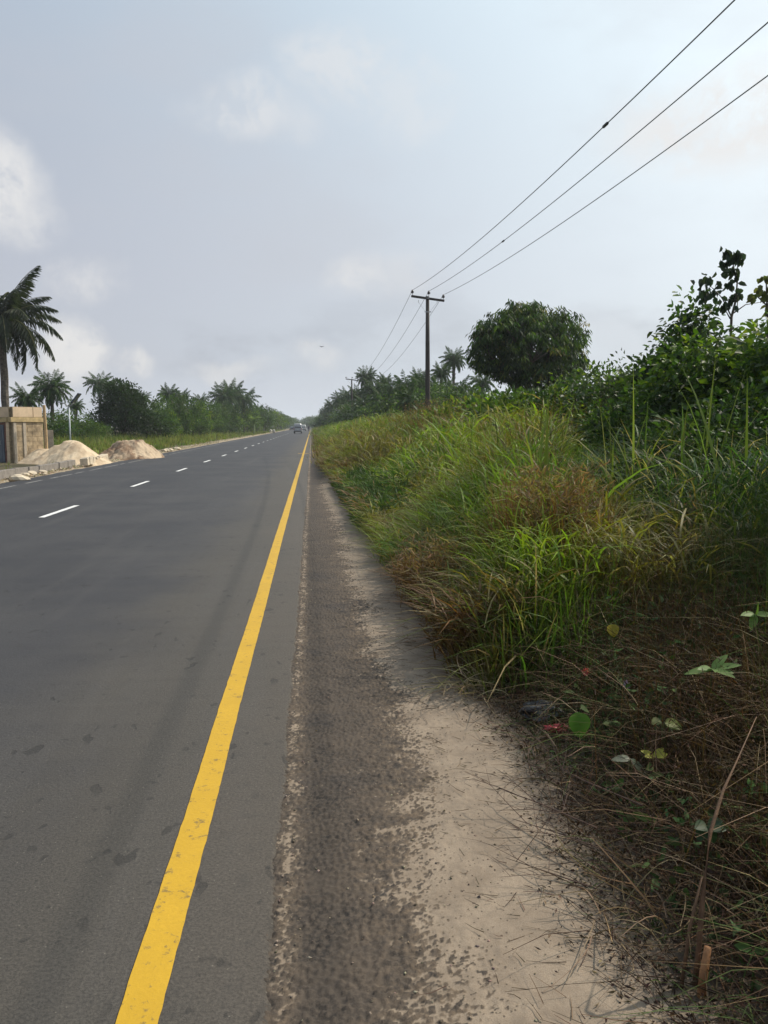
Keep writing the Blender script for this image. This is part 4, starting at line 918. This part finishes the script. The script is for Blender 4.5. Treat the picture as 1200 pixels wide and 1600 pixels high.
# leaning timber post at the right corner
q = at(70, 690, 35.5); mb = MB(); qa = at(73, 716, 35.9); qb = at(68.5, 633, 35.9)
mb.tube([qa, qa.lerp(qb, .5)+Vector((.02, 0, 0)), qb], [.075, .07, .065], 8); o = mb.build('timber_post', M_TIMBER); tag(o, 'bare timber post leaning at the right corner of the block building', 'post')
q = at(76, 685, 40); mb = MB(); mb.box((q.x, 40, (top(76, 672, 40)-.1)/2), (.42, .15, top(76, 672, 40)+.1), Matrix.Rotation(R(25), 3, 'Z'), .01); o = mb.build('concrete_wall_stub', simple('grey concrete', (.30, .26, .21), .9, var=.25, scale=3, bump=.3)); tag(o, 'short grey concrete wall stub behind the timber post', 'wall')

# kerb stones
M_KERB = simple('precast kerb concrete', (.19, .17, .15), .9, var=.22, scale=5, bump=.3)
M_KERBL = simple('pale kerb concrete', (.52, .44, .33), .9, var=.2, scale=6, bump=.3)
def kerb_proto(L, w_, h_, mat, name):
    mb = MB(); mb.box((0, 0, h_/2), (w_, L, h_), None, .02); o = mb.build(name, mat); o.data.vertices[0].co.z += .001; return o.data, o
kb, ko = kerb_proto(.98, .16, .27, M_KERB, 'kerb_stone'); bpy.data.objects.remove(ko)
kp, ko = kerb_proto(.34, .30, .30, M_KERBL, 'kerb_stone_pale'); bpy.data.objects.remove(ko)
y = 22.1; k = 0
ords = ['first', 'second', 'third', 'fourth', 'fifth', 'sixth', 'seventh', 'eighth', 'ninth', 'tenth', 'eleventh', 'twelfth']
while y < 32.6:
    tilt = random.uniform(-.05, .05); o = link('kerb_stone', kb); o.location = (-9.28+random.uniform(-.05, .05), y, random.uniform(-.04, .01)); o.rotation_euler = (random.uniform(-.03, .03), tilt, random.uniform(-.05, .05))
    vis = k-3
    tag(o, 'long grey kerb stone, %s of the row counted from the near end' % ords[k], 'kerb stone', 'kerb stones laid along the left road edge'); y += 1.08+random.uniform(-.02, .05); k += 1
k = 0
while y < 37.6:
    o = link('pale_kerb_block', kp); o.location = (-9.02-.03*k+random.uniform(-.04, .04), y, random.uniform(-.03, .03)); o.rotation_euler = (random.uniform(-.15, .15), random.uniform(-.1, .1), random.uniform(-.2, .2))
    tag(o, 'pale short kerb block, %s from the grey kerb stones, in front of the sand heap' % ords[k], 'kerb block', 'pale kerb blocks before the sand heap'); y += .42; k += 1
    if k > 11: break
# rubble pieces along left edge
def rock_mesh(seed, s=.1):
    bm = bmesh.new(); bmesh.ops.create_icosphere(bm, subdivisions=2, radius=s); r = random.Random(seed)
    for v in bm.verts: v.co *= r.uniform(.72, 1.15); v.co.z *= .6
    me = bpy.data.meshes.new('rubble_piece'); bm.to_mesh(me); bm.free(); me.materials.append(M_KERBL); return me
RK = [rock_mesh(k, .16) for k in range(4)]
for k, (px, py, s_, lab) in enumerate(((48, 739, 1.2, 'broken cement lump at the foot of the left kerb stones'), (66, 737, 1.0, 'pale rubble lump against the middle kerb stones'), (38, 741, .9, 'small rubble piece on the asphalt edge near the kerb'), (258, 704, 1.6, 'whitish stone lying on the verge beyond the heaps'), (276, 701, 1.5, 'second whitish stone on the verge beyond the heaps'), (266, 703, 1.2, 'small white stone between two larger verge stones'),
                                       (150, 716, 1.0, 'lump of cement at the right foot of the big sand heap'), (172, 714, 1.0, 'lump of cement between the two heaps'), (30, 747, 1.7, 'large flat cement slab piece before the nearest kerb stones'))):
    Y = HC*F_PX/(py-665); p = at(px, py, Y); o = link('rubble_piece', RK[k % 4]); o.location = (p.x, Y, .03); o.scale = (s_, s_*1.2, s_); o.rotation_euler = (0, 0, k*1.3); tag(o, lab, 'rubble', 'rubble along the left road edge')
r = random.Random(3); f = Fol()
n = 1600; Y = 20+60*rng.random(n)**1.4; X = -8.95-np.abs(rng.normal(size=n))*.25; P = np.stack([X, Y, np.full(n, .0)+.02*rng.random(n)], 1)
f.add(leaf_geo(P, rng.normal(size=(n, 3))*np.array([1, 1, .5]), .05+.08*rng.random(n), .05, .4, False, jit((.42, .36, .27), n, .4))); o = link('gravel', f.mesh('gravel'), None, M_DRY); tag(o, 'pale gravel and cement crumbs along the left asphalt edge', 'gravel', kind='stuff')

# sand heaps
def heap_mat(name, c1, c2, c3, sc):
    m, t = newmat(name); P = t.n('ShaderNodeTexCoord').outputs['Object']; n1 = t.noise(P, sc, 5, .65); n2 = t.noise(P, 30, 4, .7)
    c = t.mix(t.step(n1, .40, .60), c1, c2); c = t.mix(t.step(t.noise(P, sc*.6, 4, .6, .4), .52, .62), c, c3); c = t.mix(t.step(n2, .45, .75, 0, .4), c, tuple(x*.7 for x in c1))
    finish(t, t.n('ShaderNodeBsdfPrincipled', {'Base Color': c, 'Roughness': .95, 'Specular IOR Level': .1, 'Normal': t.n('ShaderNodeBump', {'Height': n2, 'Strength': .5, 'Distance': .03}).outputs[0]}).outputs[0]); return m
def heap(name, x0, x1, y0, y1, bumps, mat, label, cat, seed, rough=.05):
    xs = np.linspace(x0, x1, 110); ys = np.linspace(y0, y1, 90)
    def zf(X, Y):
        Z = np.full(X.shape, -.25)
        wx = X+(vnoise(X, Y, .7, seed)-.5)*.35; wy = Y+(vnoise(X, Y, .7, seed+1)-.5)*.35
        for cx, cy, rx, ry, h in bumps:
            d = np.hypot((wx-cx)/rx, (wy-cy)/ry); z_ = h*(1-d)*1.12-.02; z_ = np.where(z_ > h*.82, h*.82+(z_-h*.82)*.25, z_); Z = np.maximum(Z, z_)
        gul = np.abs(vnoise(np.arctan2(Y-bumps[0][1], X-bumps[0][0])*3, np.hypot(X-bumps[0][0], Y-bumps[0][1])*.4, .8, seed+2)-.5)
        return Z+(vnoise(X, Y, .25, seed+3, 5, .6)-.5)*rough*2-gul*.14*sstep(Z, .05, .4)
    o = link(name, grid_mesh(name, xs, ys, zf), None, mat); tag(o, label, cat); return o
M_S1 = heap_mat('building sand', (.46, .36, .25), (.60, .49, .35), (.38, .29, .20), 1.2)
M_S2 = heap_mat('gravelly soil', (.36, .28, .20), (.20, .13, .085), (.48, .38, .27), 1.6)
def hx(px, Y): return at(px, 700, Y).x
heap('sand_heap', hx(22, 35.5), hx(172, 34), 32.9, 38.6, [(hx(110, 35.3), 35.7, 1.5, 1.9, 1.12), (hx(120, 35.1), 35.1, 1.25, 1.6, .98), (hx(98, 35.6), 35.6, 1.3, 1.5, .92), (hx(70, 36), 36, 1.2, 1.3, .72), (hx(84, 34.9), 35.0, 1.2, 1.0, .5), (hx(58, 36.2), 36.2, 1.0, 1.0, .5)], M_S1, 'large pale sand heap beside the block building', 'sand heap', 201)
heap('soil_heap', hx(140, 41), hx(256, 41), 38.7, 43.5, [(hx(196, 41), 41, 1.45, 1.6, .98), (hx(208, 41.1), 41.1, 1.4, 1.5, 1.0), (hx(217, 41.2), 41.2, 1.15, 1.4, 1.0), (hx(180, 40.6), 40.6, 1.1, 1.1, .6)], M_S2, 'smaller brown and pale soil heap right of the sand heap', 'soil heap', 301, .15)

# solar street lamp
Y = 48; p = at(110, 690, Y); t = empty('street_lamp', (p.x, Y, 0)); tag(t, 'thin solar street lamp with a forked top behind the sand heap', 'street lamp')
zt = top(110, 636, Y); mb = MB(); mb.tube([(0, 0, -.2), (0, 0, zt)], [.05, .04], 10); mb.build('lamp_pole', simple('lamp pole paint', (.42, .46, .48), .5, .2, .1), t, True)
mb = MB(); mb.tube([(0, 0, zt), (.28, 0, zt+.25)], .03, 6); mb.tube([(0, 0, zt), (-.26, 0, zt+.22)], .03, 6); mb.build('bracket', M_STEEL, t, True)
mb = MB(); mb.box((.42, 0, zt+.5), (.08, .6, .7), Matrix.Rotation(R(38), 3, 'Y'), .01); mb.build('solar_panel', simple('solar panel', (.03, .04, .07), .25, .1), t)
mb = MB(); mb.box((-.36, -.1, zt+.24), (.42, .18, .07), Matrix.Rotation(R(12), 3, 'Y'), .02); mb.build('lamp_head', M_STEEL, t)

# ------------------------------------------------------------------ vehicles
M_VAN = simple('silver van paint', (.42, .43, .46), .35, .2, .08, 2); M_VANW = simple('white van paint', (.72, .72, .70), .35, 0, .06, 2); M_CARD = simple('dark car paint', (.03, .035, .05), .3, .3, .1, 2)
M_GLASS = simple('dark vehicle glass', (.015, .018, .02), .08, 0, .1, 2, 0, .8); M_TYRE = simple('tyre rubber', (.02, .02, .02), .85); M_RED = simple('red lamp lens', (.35, .02, .02), .3); M_CLEAR = simple('headlamp lens', (.7, .7, .68), .15); M_BUMP = simple('dark bumper plastic', (.03, .03, .032), .7); M_PLATE = simple('number plate', (.6, .6, .58), .5)
def hull(mb, secs):
    """loft: secs = list of (y, [(x,z)...]) cross-sections"""
    rings = [[mb.bm.verts.new((x, y, z_)) for x, z_ in s_] for y, s_ in secs]; n = len(rings[0])
    for a, b in zip(rings, rings[1:]):
        for k in range(n): mb.bm.faces.new((a[k], a[(k+1) % n], b[(k+1) % n], b[k]))
    mb.bm.faces.new(rings[0][::-1]); mb.bm.faces.new(rings[-1]); return mb
def sec(w_, z0, zb, z1, wt): h = w_/2; t_ = wt/2; return [(-h*.96, z0), (-h, z0+.12), (-h, zb), (-t_, z1-.10), (-t_+.10, z1), (t_-.10, z1), (t_, z1-.10), (h, zb), (h, z0+.12), (h*.96, z0)]
def wheels(t, w_, ys, r_=.34):
    for y in ys:
        for s_ in (-1, 1):
            mb = MB(); prof = [(-.11, r_*.80), (-.10, r_*.95), (-.06, r_), (.06, r_), (.10, r_*.95), (.11, r_*.80)]; mb.tube([(s_*(w_/2-.12)+a, y, r_) for a, _ in prof], [q for _, q in prof], 20); wh = mb.build('wheel', M_TYRE, t, True)
            mb = MB(); mb.tube([(s_*(w_/2-.12)+s_*.112, y, r_), (s_*(w_/2-.12)+s_*.125, y, r_)], [r_*.6, r_*.5], 16); mb.build('rim', M_STEEL, wh)
def van(loc, mat, label, s=1.0, rz=0):
    t = empty('minibus', loc, rz, s); tag(t, label, 'minibus'); w_ = 1.68
    mb = MB(); hull(mb, [(0, sec(w_*.96, .40, 1.05, 1.90, 1.30)), (.12, sec(w_, .34, 1.08, 1.97, 1.42)), (.9, sec(w_, .32, 1.08, 1.99, 1.44)), (3.3, sec(w_, .32, 1.08, 1.97, 1.42)), (4.0, sec(w_, .32, 1.05, 1.55, 1.36)), (4.5, sec(w_*.94, .36, .8, 1.02, 1.3))]); mb.build('body', mat, t)
    mb = MB(); mb.poly([(-.66, .0, 1.14), (.66, .0, 1.14), (.60, .035, 1.76), (-.60, .035, 1.76)], (0, -.012, 0)); mb.build('rear_window', M_GLASS, t)
    for s_ in (-1, 1):
        mb = MB(); mb.poly([(s_*.846, .5, 1.14), (s_*.846, 3.2, 1.14), (s_*.755, 3.1, 1.74), (s_*.755, .55, 1.74)], (s_*.012, 0, .0)); mb.build('side_window', M_GLASS, t)
        mb = MB(); mb.box((s_*.74, -.01, .92), (.12, .05, .34), None, .01); mb.build('tail_lamp', M_RED, t)
        mb = MB(); mb.box((s_*.95, 3.4, 1.25), (.12, .08, .18), None, .02); mb.build('mirror', M_BUMP, t)
    mb = MB(); mb.poly([(-.64, 3.55, 1.80), (.64, 3.55, 1.80), (.66, 4.06, 1.36), (-.66, 4.06, 1.36)], (0, .02, .02)); mb.build('windscreen', M_GLASS, t)
    mb = MB(); mb.box((0, -.05, .46), (1.6, .16, .20), None, .03); mb.build('bumper', M_BUMP, t)
    mb = MB(); mb.box((0, -.03, .80), (.44, .02, .13)); mb.build('number_plate', M_PLATE, t)
    wheels(t, w_, (.85, 3.5)); return t
Yv = 166; p = at(465.3, 678, Yv); van((p.x, Yv, .01), M_VAN, 'silver grey minibus seen from behind, nearest on the road', 1.0)
Yv = 245; p = at(474, 673, Yv); van((p.x, Yv, .01), M_VANW, 'white minibus with dark rear window, partly behind the silver minibus', .92)
def car(loc, label):
    t = empty('car', loc, math.pi); tag(t, label, 'car'); w_ = 1.7
    mb = MB(); hull(mb, [(0, sec(w_*.9, .30, .6, .88, 1.4)), (.5, sec(w_, .26, .72, .98, 1.5)), (2.9, sec(w_, .26, .72, .98, 1.5)), (4.1, sec(w_*.92, .28, .6, .78, 1.4))]); mb.build('body', M_CARD, t)
    mb = MB(); hull(mb, [(.75, [(-.70, .96), (-.68, .99), (.68, .99), (.70, .96)]), (1.25, [(-.70, .96), (-.55, 1.40), (.55, 1.40), (.70, .96)]), (2.3, [(-.70, .96), (-.55, 1.42), (.55, 1.42), (.70, .96)]), (3.0, [(-.70, .96), (-.68, .99), (.68, .99), (.70, .96)])]); mb.build('windows', M_GLASS, t)
    for s_ in (-1, 1):
        mb = MB(); mb.box((s_*.62, 4.08, .64), (.28, .08, .14), None, .02); mb.build('headlight', M_CLEAR, t)
    mb = MB(); mb.box((0, 4.12, .42), (1.5, .12, .16), None, .03); mb.build('bumper', M_BUMP, t); wheels(t, w_, (.8, 3.2), .31)
p = at(456.5, 671, 290); car((p.x, 290, .01), 'dark oncoming car left of the silver minibus')

# person
def skin_obj(name, verts, edges, rad, mat, parent, root=0, sub=2):
    me = bpy.data.meshes.new(name); me.from_pydata(verts, edges, []); o = link(name, me, parent, mat)
    o.modifiers.new('skin', 'SKIN'); 
    for i, r_ in enumerate(rad):
        me.skin_vertices[0].data[i].radius = (r_, r_) if not hasattr(r_, '__len__') else r_; me.skin_vertices[0].data[i].use_root = (i == root)
    m_ = o.modifiers.new('sub', 'SUBSURF'); m_.levels = sub; m_.render_levels = sub; return o
bpy.context.view_layer.update()
def person(loc):
    t = empty('person', loc, .1); tag(t, 'person in dark clothes walking on the road edge beyond the minibuses', 'person')
    M_SK = simple('dark skin', (.09, .05, .035), .5); M_SH = simple('dark shirt', (.03, .035, .05), .85); M_TR = simple('dark trousers', (.02, .022, .028), .85); M_HR = simple('black hair', (.01, .01, .01), .9)
    V = [(0, 0, .93), (0, .01, 1.15), (0, .01, 1.38), (0, .01, 1.47), (0, .02, 1.56), (0, .03, 1.68), (-.10, 0, .90), (-.11, .16, .50), (-.11, .06, .09), (-.11, .20, .04), (.10, 0, .90), (.11, -.05, .50), (.11, -.28, .12), (.11, -.16, .04),
         (-.19, .01, 1.38), (-.24, -.08, 1.12), (-.24, .04, .88), (-.24, .07, .79), (.19, .01, 1.38), (.24, .08, 1.12), (.24, .16, .88), (.24, .19, .79)]
    E = [(0, 1), (1, 2), (2, 3), (3, 4), (4, 5), (0, 6), (6, 7), (7, 8), (8, 9), (0, 10), (10, 11), (11, 12), (12, 13), (2, 14), (14, 15), (15, 16), (16, 17), (2, 18), (18, 19), (19, 20), (20, 21)]
    rd = [(.14, .10), (.13, .10), (.15, .10), .055, (.075, .09), (.07, .085), .085, .06, .04, .035, .085, .06, .04, .035, .055, .042, .032, .03, .055, .042, .032, .03]
    skin_obj('body', V, E, rd, M_SK, t)
    Vs = V[:3]+[V[14], V[15], V[18], V[19]]; skin_obj('shirt', Vs, [(0, 1), (1, 2), (2, 3), (3, 4), (2, 5), (5, 6)], [(.165, .125), (.155, .125), (.17, .12), .075, .058, .075, .058], M_SH, t)
    Vt = [V[0], V[6], V[7], V[8], V[10], V[11], V[12]]; skin_obj('trousers', Vt, [(0, 1), (1, 2), (2, 3), (0, 4), (4, 5), (5, 6)], [(.155, .12), .10, .078, .06, .10, .078, .06], M_TR, t)
    skin_obj('hair', [(0, .0, 1.70), (0, .0, 1.64)], [(0, 1)], [(.078, .09), (.08, .085)], M_HR, t)
Yq = 215; p = at(482.3, 675, Yq); person((p.x, Yq, 0))

# white sacks on the left verge
M_SACK = simple('white woven sack', (.55, .52, .46), .85, var=.2, scale=6, bump=.4)
for k, (px, py, rz, lab) in enumerate(((423.2, 677, .3, 'upright white sack on the far left verge, left of the pair'), (427.3, 676.5, -.4, 'leaning white sack on the far left verge, right of the pair'))):
    Y = 180-k*2; p = at(px, py, Y); bm = bmesh.new(); bmesh.ops.create_icosphere(bm, subdivisions=3, radius=.5); r = random.Random(k)
    for v in bm.verts:
        v.co.x *= .62; v.co.y *= .45; v.co.z *= .9; s_ = 1-.5*max(0, v.co.z-.28)/.2; v.co.x *= max(.35, s_); v.co.y *= max(.35, s_); v.co += Vector((r.uniform(-.02, .02),)*3); v.co.z = max(v.co.z, -.38)+.38
    me = bpy.data.meshes.new('sack'); bm.to_mesh(me); bm.free(); o = link('sack', me, None, M_SACK); o.location = (p.x, Y, .02); o.rotation_euler = (0, .18*k, rz); tag(o, lab, 'sack', 'white sacks on the left verge')

# bird
p = at(502.5, 542, 90); t = empty('bird', p, .6); tag(t, 'tiny dark bird flying in the sky left of the poles', 'bird')
M_B = simple('dark feathers', (.02, .02, .02), .7)
mb = MB(); mb.tube([(0, -.16, 0), (0, -.08, 0), (0, .02, .01), (0, .10, .015), (0, .14, .015), (0, .18, .01)], [.01, .03, .045, .03, .028, .006], 8); mb.build('body', M_B, t, True)
for s_ in (-1, 1):
    mb = MB(); mb.poly([(s_*.03, -.04, .02), (s_*.03, .07, .02), (s_*.18, .09, .08), (s_*.34, .0, .06), (s_*.17, -.02, .075)], (0, 0, .008)); mb.build('wing', M_B, t)

# ------------------------------------------------------------------ small things in the near brush
def on_brush(px, py, Y): return at(px, py, Y)
M_BAGB = simple('blue plastic', (.10, .19, .36), .35, var=.3); M_BAGK = simple('black plastic', (.012, .012, .015), .3); M_REDP = simple('red plastic wrapper', (.40, .04, .05), .4, var=.3)
def crumple(name, loc, s, mat, label, cat, seed, flat=.5):
    bm = bmesh.new(); bmesh.ops.create_icosphere(bm, subdivisions=4, radius=1); r = np.random.default_rng(seed); ds = r.normal(size=(14, 3)); am = r.random(14)*.22
    for v in bm.verts:
        k = 1+sum(a*math.sin(4*v.co.dot(Vector(d_))) for d_, a in zip(ds, am))*.45; v.co *= k; v.co.x *= s[0]; v.co.y *= s[1]; v.co.z *= s[2]
    me = bpy.data.meshes.new(name); bm.to_mesh(me); bm.free()
    o = link(name, me, None, mat); o.location = loc; tag(o, label, cat); return o
p = at(683, 930, 6.9); crumple('plastic_bag', (p.x, 6.9, .09), (.07, .06, .06), M_BAGB, 'crumpled blue plastic bag at the foot of the grass', 'plastic bag', 5)
p = at(848, 1127, 4.1); crumple('plastic_bag', (p.x, 4.1, .07), (.11, .08, .05), M_BAGK, 'crumpled black plastic bag left of the big round green leaf', 'plastic bag', 6)
p = at(872, 1152, 3.85); crumple('wrapper', (p.x, 3.85, .07), (.07, .03, .022), M_REDP, 'dark red wrapper under the big round green leaf', 'wrapper', 7)
def leafy(name, loc, leaves_, label, cat, stem=True, grp=None):
    t = empty(name, loc); tag(t, label, cat, grp); f = Fol(); mb = MB()
    for (px_, d_, L_, W_, col) in leaves_:
        n = 1; P = np.array([px_]); k = 9   # smooth outline disc-like leaf with midrib fold
        d = Vector(d_).normalized(); side = d.cross(Vector((0, -.5, .8))).normalized(); nn = side.cross(d)
        mid = [Vector(px_)+d*(L_*i/k)-nn*L_*.12*(i/k)**2 for i in range(k+1)]; V = []
        for i in range(k+1):
            t_ = i/k; wd = W_*.5*(math.sin(math.pi*min(1, t_**.75))**.75 if 0 < t_ < 1 else 0); V += [mid[i]-side*wd+nn*wd*.25, mid[i], mid[i]+side*wd+nn*wd*.25]
        V = np.array([list(v) for v in V]); b = np.arange(k)*3; F = np.concatenate([np.stack([b, b+1, b+4, b+3], 1), np.stack([b+1, b+2, b+5, b+4], 1)])
        f.add((V, F, jit(col, len(F), .05, .04))); mb.tube([(0, 0, -.12), (px_[0]*.5, px_[1]*.5, px_[2]*.4-.02), px_], [.004, .003, .002], 5)
    link('leaves', f.mesh(name+'_leaves'), t, M_LEAF)
    if stem: mb.build('stem', simple('green stem', (.12, .14, .05), .6), t, True)
    return t
p = at(902, 1112, 3.5); leafy('round_leaf_vine', p, [((0, 0, 0), (.05, -.35, -.9), .118, .105, (.085, .19, .028)), ((.03, .04, .0), (.5, .3, -.2), .07, .05, (.07, .11, .04))], 'single big round bright green leaf at the brush edge', 'vine leaf')
p = at(955, 975, 4.3); leafy('yellow_leaf_vine', p, [((0, 0, 0), (.1, -.4, -.8), .075, .075, (.30, .25, .03))], 'yellow round leaf above the brown brush', 'vine leaf')
p = at(1112, 1045, 3.25); leafy('broad_leaf_seedling', p, [((0, 0, 0), (math.cos(a), -.4+.5*math.sin(a), .15+.2*math.sin(a*2)), .11+.02*math.sin(a*3), .035, (.13, .22, .06)) for a in (-.4, .3, 1.2, 2.4, 3.4, 4.4, 5.3)], 'light green seedling with a star of narrow leaves in the brown brush', 'seedling')
p = at(1022, 1182, 3.1); leafy('yellow_seedling', p, [((0, 0, 0), (math.cos(a), -.3+.5*math.sin(a), .3), .06, .028, (.34, .33, .05)) for a in (.2, 1.1, 2.2, 3.6, 5.2)], 'small yellow leaved seedling low in the brown brush', 'seedling')
p = at(1038, 1128, 3.2); leafy('dull_green_leaf_vine', p, [((0, 0, 0), (.8, -.3, -.2), .08, .06, (.16, .19, .04)), ((-.02, 0, .01), (-.6, -.3, -.1), .05, .04, (.12, .14, .04))], 'dull olive leaf pair between the star seedling and the round leaf', 'vine leaf')
p = at(985, 1185, 3.1); leafy('grey_leaf_sprig', p, [((0, 0, 0), (-.9, -.2, .1), .09, .035, (.20, .22, .16)), ((.0, 0, 0), (.6, -.3, -.6), .10, .032, (.17, .19, .14)), ((.02, 0, -.02), (.5, -.3, -.9), .07, .025, (.15, .17, .12))], 'sprig of pale grey green leaves beside the litter', 'sprig')
p = at(1180, 960, 3.7); leafy('bright_leaf_sprig', p, [((0, 0, 0), (math.cos(a), -.3, math.sin(a)*.5), .09, .04, (.14, .24, .05)) for a in (.1, 1.6, 2.9, 4.4)], 'bright green leaf sprig near the right edge above the brush', 'sprig')
p = at(1105, 1290, 2.4); leafy('dark_leaf_plant', p, [((0, 0, 0), (math.cos(a), -.4, math.sin(a)*.6-.2), .06, .045, (.03, .06, .024)) for a in (.3, 1.3, 2.5, 3.9, 5.0)], 'dark green broad leaf plant beside the bent dead stalk', 'plant')
def flower(px, py, Y, col, label, n=9):
    p = at(px, py, Y); t = empty('flower', p); tag(t, label, 'flower'); f = Fol(); a = np.arange(n)*6.28/n
    f.add(leaf_geo(np.zeros((n, 3)), np.stack([np.cos(a), np.sin(a)*.5-.4, np.sin(a)*.8], 1), .026, .014, .2, True, jit(col, n, .2))); link('petals', f.mesh('petals'), t, M_LEAF)
    mb = MB(); mb.tube([(0, .02, -.22), (.01, .01, -.1), (0, 0, 0)], [.003, .002, .002], 5); mb.build('stem', simple('green stem', (.12, .14, .05), .6), t)
flower(915, 1050, 4.05, (.55, .07, .10), 'small red flower hanging in the grass', 12); flower(978, 1070, 3.75, (.42, .34, .62), 'small pale purple flower above the brown brush')

# bent dead stalk and cut stump at bottom right
t_ = []
def px_pts(lst): return [at(a, b, Y) for a, b, Y in lst]
mb = MB(); mb.tube(px_pts([(1080, 1590, 2.05), (1092, 1480, 2.06), (1098, 1400, 2.08), (1110, 1300, 2.12), (1130, 1235, 2.18), (1150, 1192, 2.25), (1182, 1120, 2.4)]), [.0085, .008, .0074, .006, .0045, .0025, .001], 8)
mb.tube(px_pts([(1062, 1560, 2.04), (1078, 1450, 2.07), (1097, 1370, 2.09)]), [.006, .005, .003], 6)
o = mb.build('dead_stalk', simple('tan dead stalk', (.13, .072, .038), .8, var=.3, scale=25, bump=.3), None, True); tag(o, 'thick tan dead stalk bending up from the lower right brush', 'dead stalk')
mb = MB(); mb.tube(px_pts([(1092, 1598, 2.0), (1098, 1530, 2.01), (1106, 1480, 2.02)]), [.014, .012, .010], 9); o = mb.build('cut_stump', simple('orange tan cut cane', (.26, .12, .045), .7, var=.3, scale=20), None, True); tag(o, 'short orange tan cut cane stump at the foot of the dead stalk', 'stump')

# bare twiggy branch lying over the sand
mb = MB(); r = random.Random(8)
def branch(p0, p1, r0, depth):
    p0, p1 = Vector(p0), Vector(p1); L = (p1-p0).length; m_ = p0.lerp(p1, .5)+Vector((r.uniform(-.06, .06), r.uniform(-.06, .06), r.uniform(0, .05)))*L
    mb.tube([p0, m_, p1], [r0, r0*.75, r0*.35], 5)
    if depth:
        for k in range(4 if depth > 1 else 3):
            q = r.uniform(.25, .95); s_ = p0.lerp(m_, q*2) if q < .5 else m_.lerp(p1, q*2-1); d = (p1-p0).normalized()*.7+Vector((r.uniform(-.7, .7), r.uniform(-.7, .7), r.uniform(-.05, .35)))
            e = s_+d.normalized()*L*r.uniform(.35, .6); e.z = max(e.z, .012); branch(s_, e, r0*.55, depth-1)
for a, b, r0 in (((930, 1395, 2.75, .12), (782, 1290, 3.2, .07), .0035), ((960, 1440, 2.6, .1), (800, 1330, 3.0, .04), .003), ((1000, 1370, 2.75, .2), (850, 1230, 3.4, .10), .003), ((940, 1480, 2.45, .06), (790, 1400, 2.75, .02), .0025)):
    A = at(a[0], a[1], a[2]); B = at(b[0], b[1], b[2]); A.z = max(A.z, a[3]); B.z = max(B.z, b[3]); branch(A, B, r0, 2)
o = mb.build('bare_branch', simple('dark dead branch', (.07, .04, .028), .85, var=.3, scale=20)); tag(o, 'bare dark twiggy branch reaching out over the pale sand', 'branch')

# ------------------------------------------------------------------ haze
mb = MB(); mb.box((-20, 330, 8.0), (440, 1000, 19.0)); m, t = newmat('haze air')
t.n('ShaderNodeOutputMaterial', {'Volume': t.n('ShaderNodeVolumePrincipled', {'Color': (.84, .89, .95, 1), 'Density': .00045, 'Anisotropy': .2}).outputs[0]})
hz = mb.build('haze', m); tag(hz, kind='stuff')
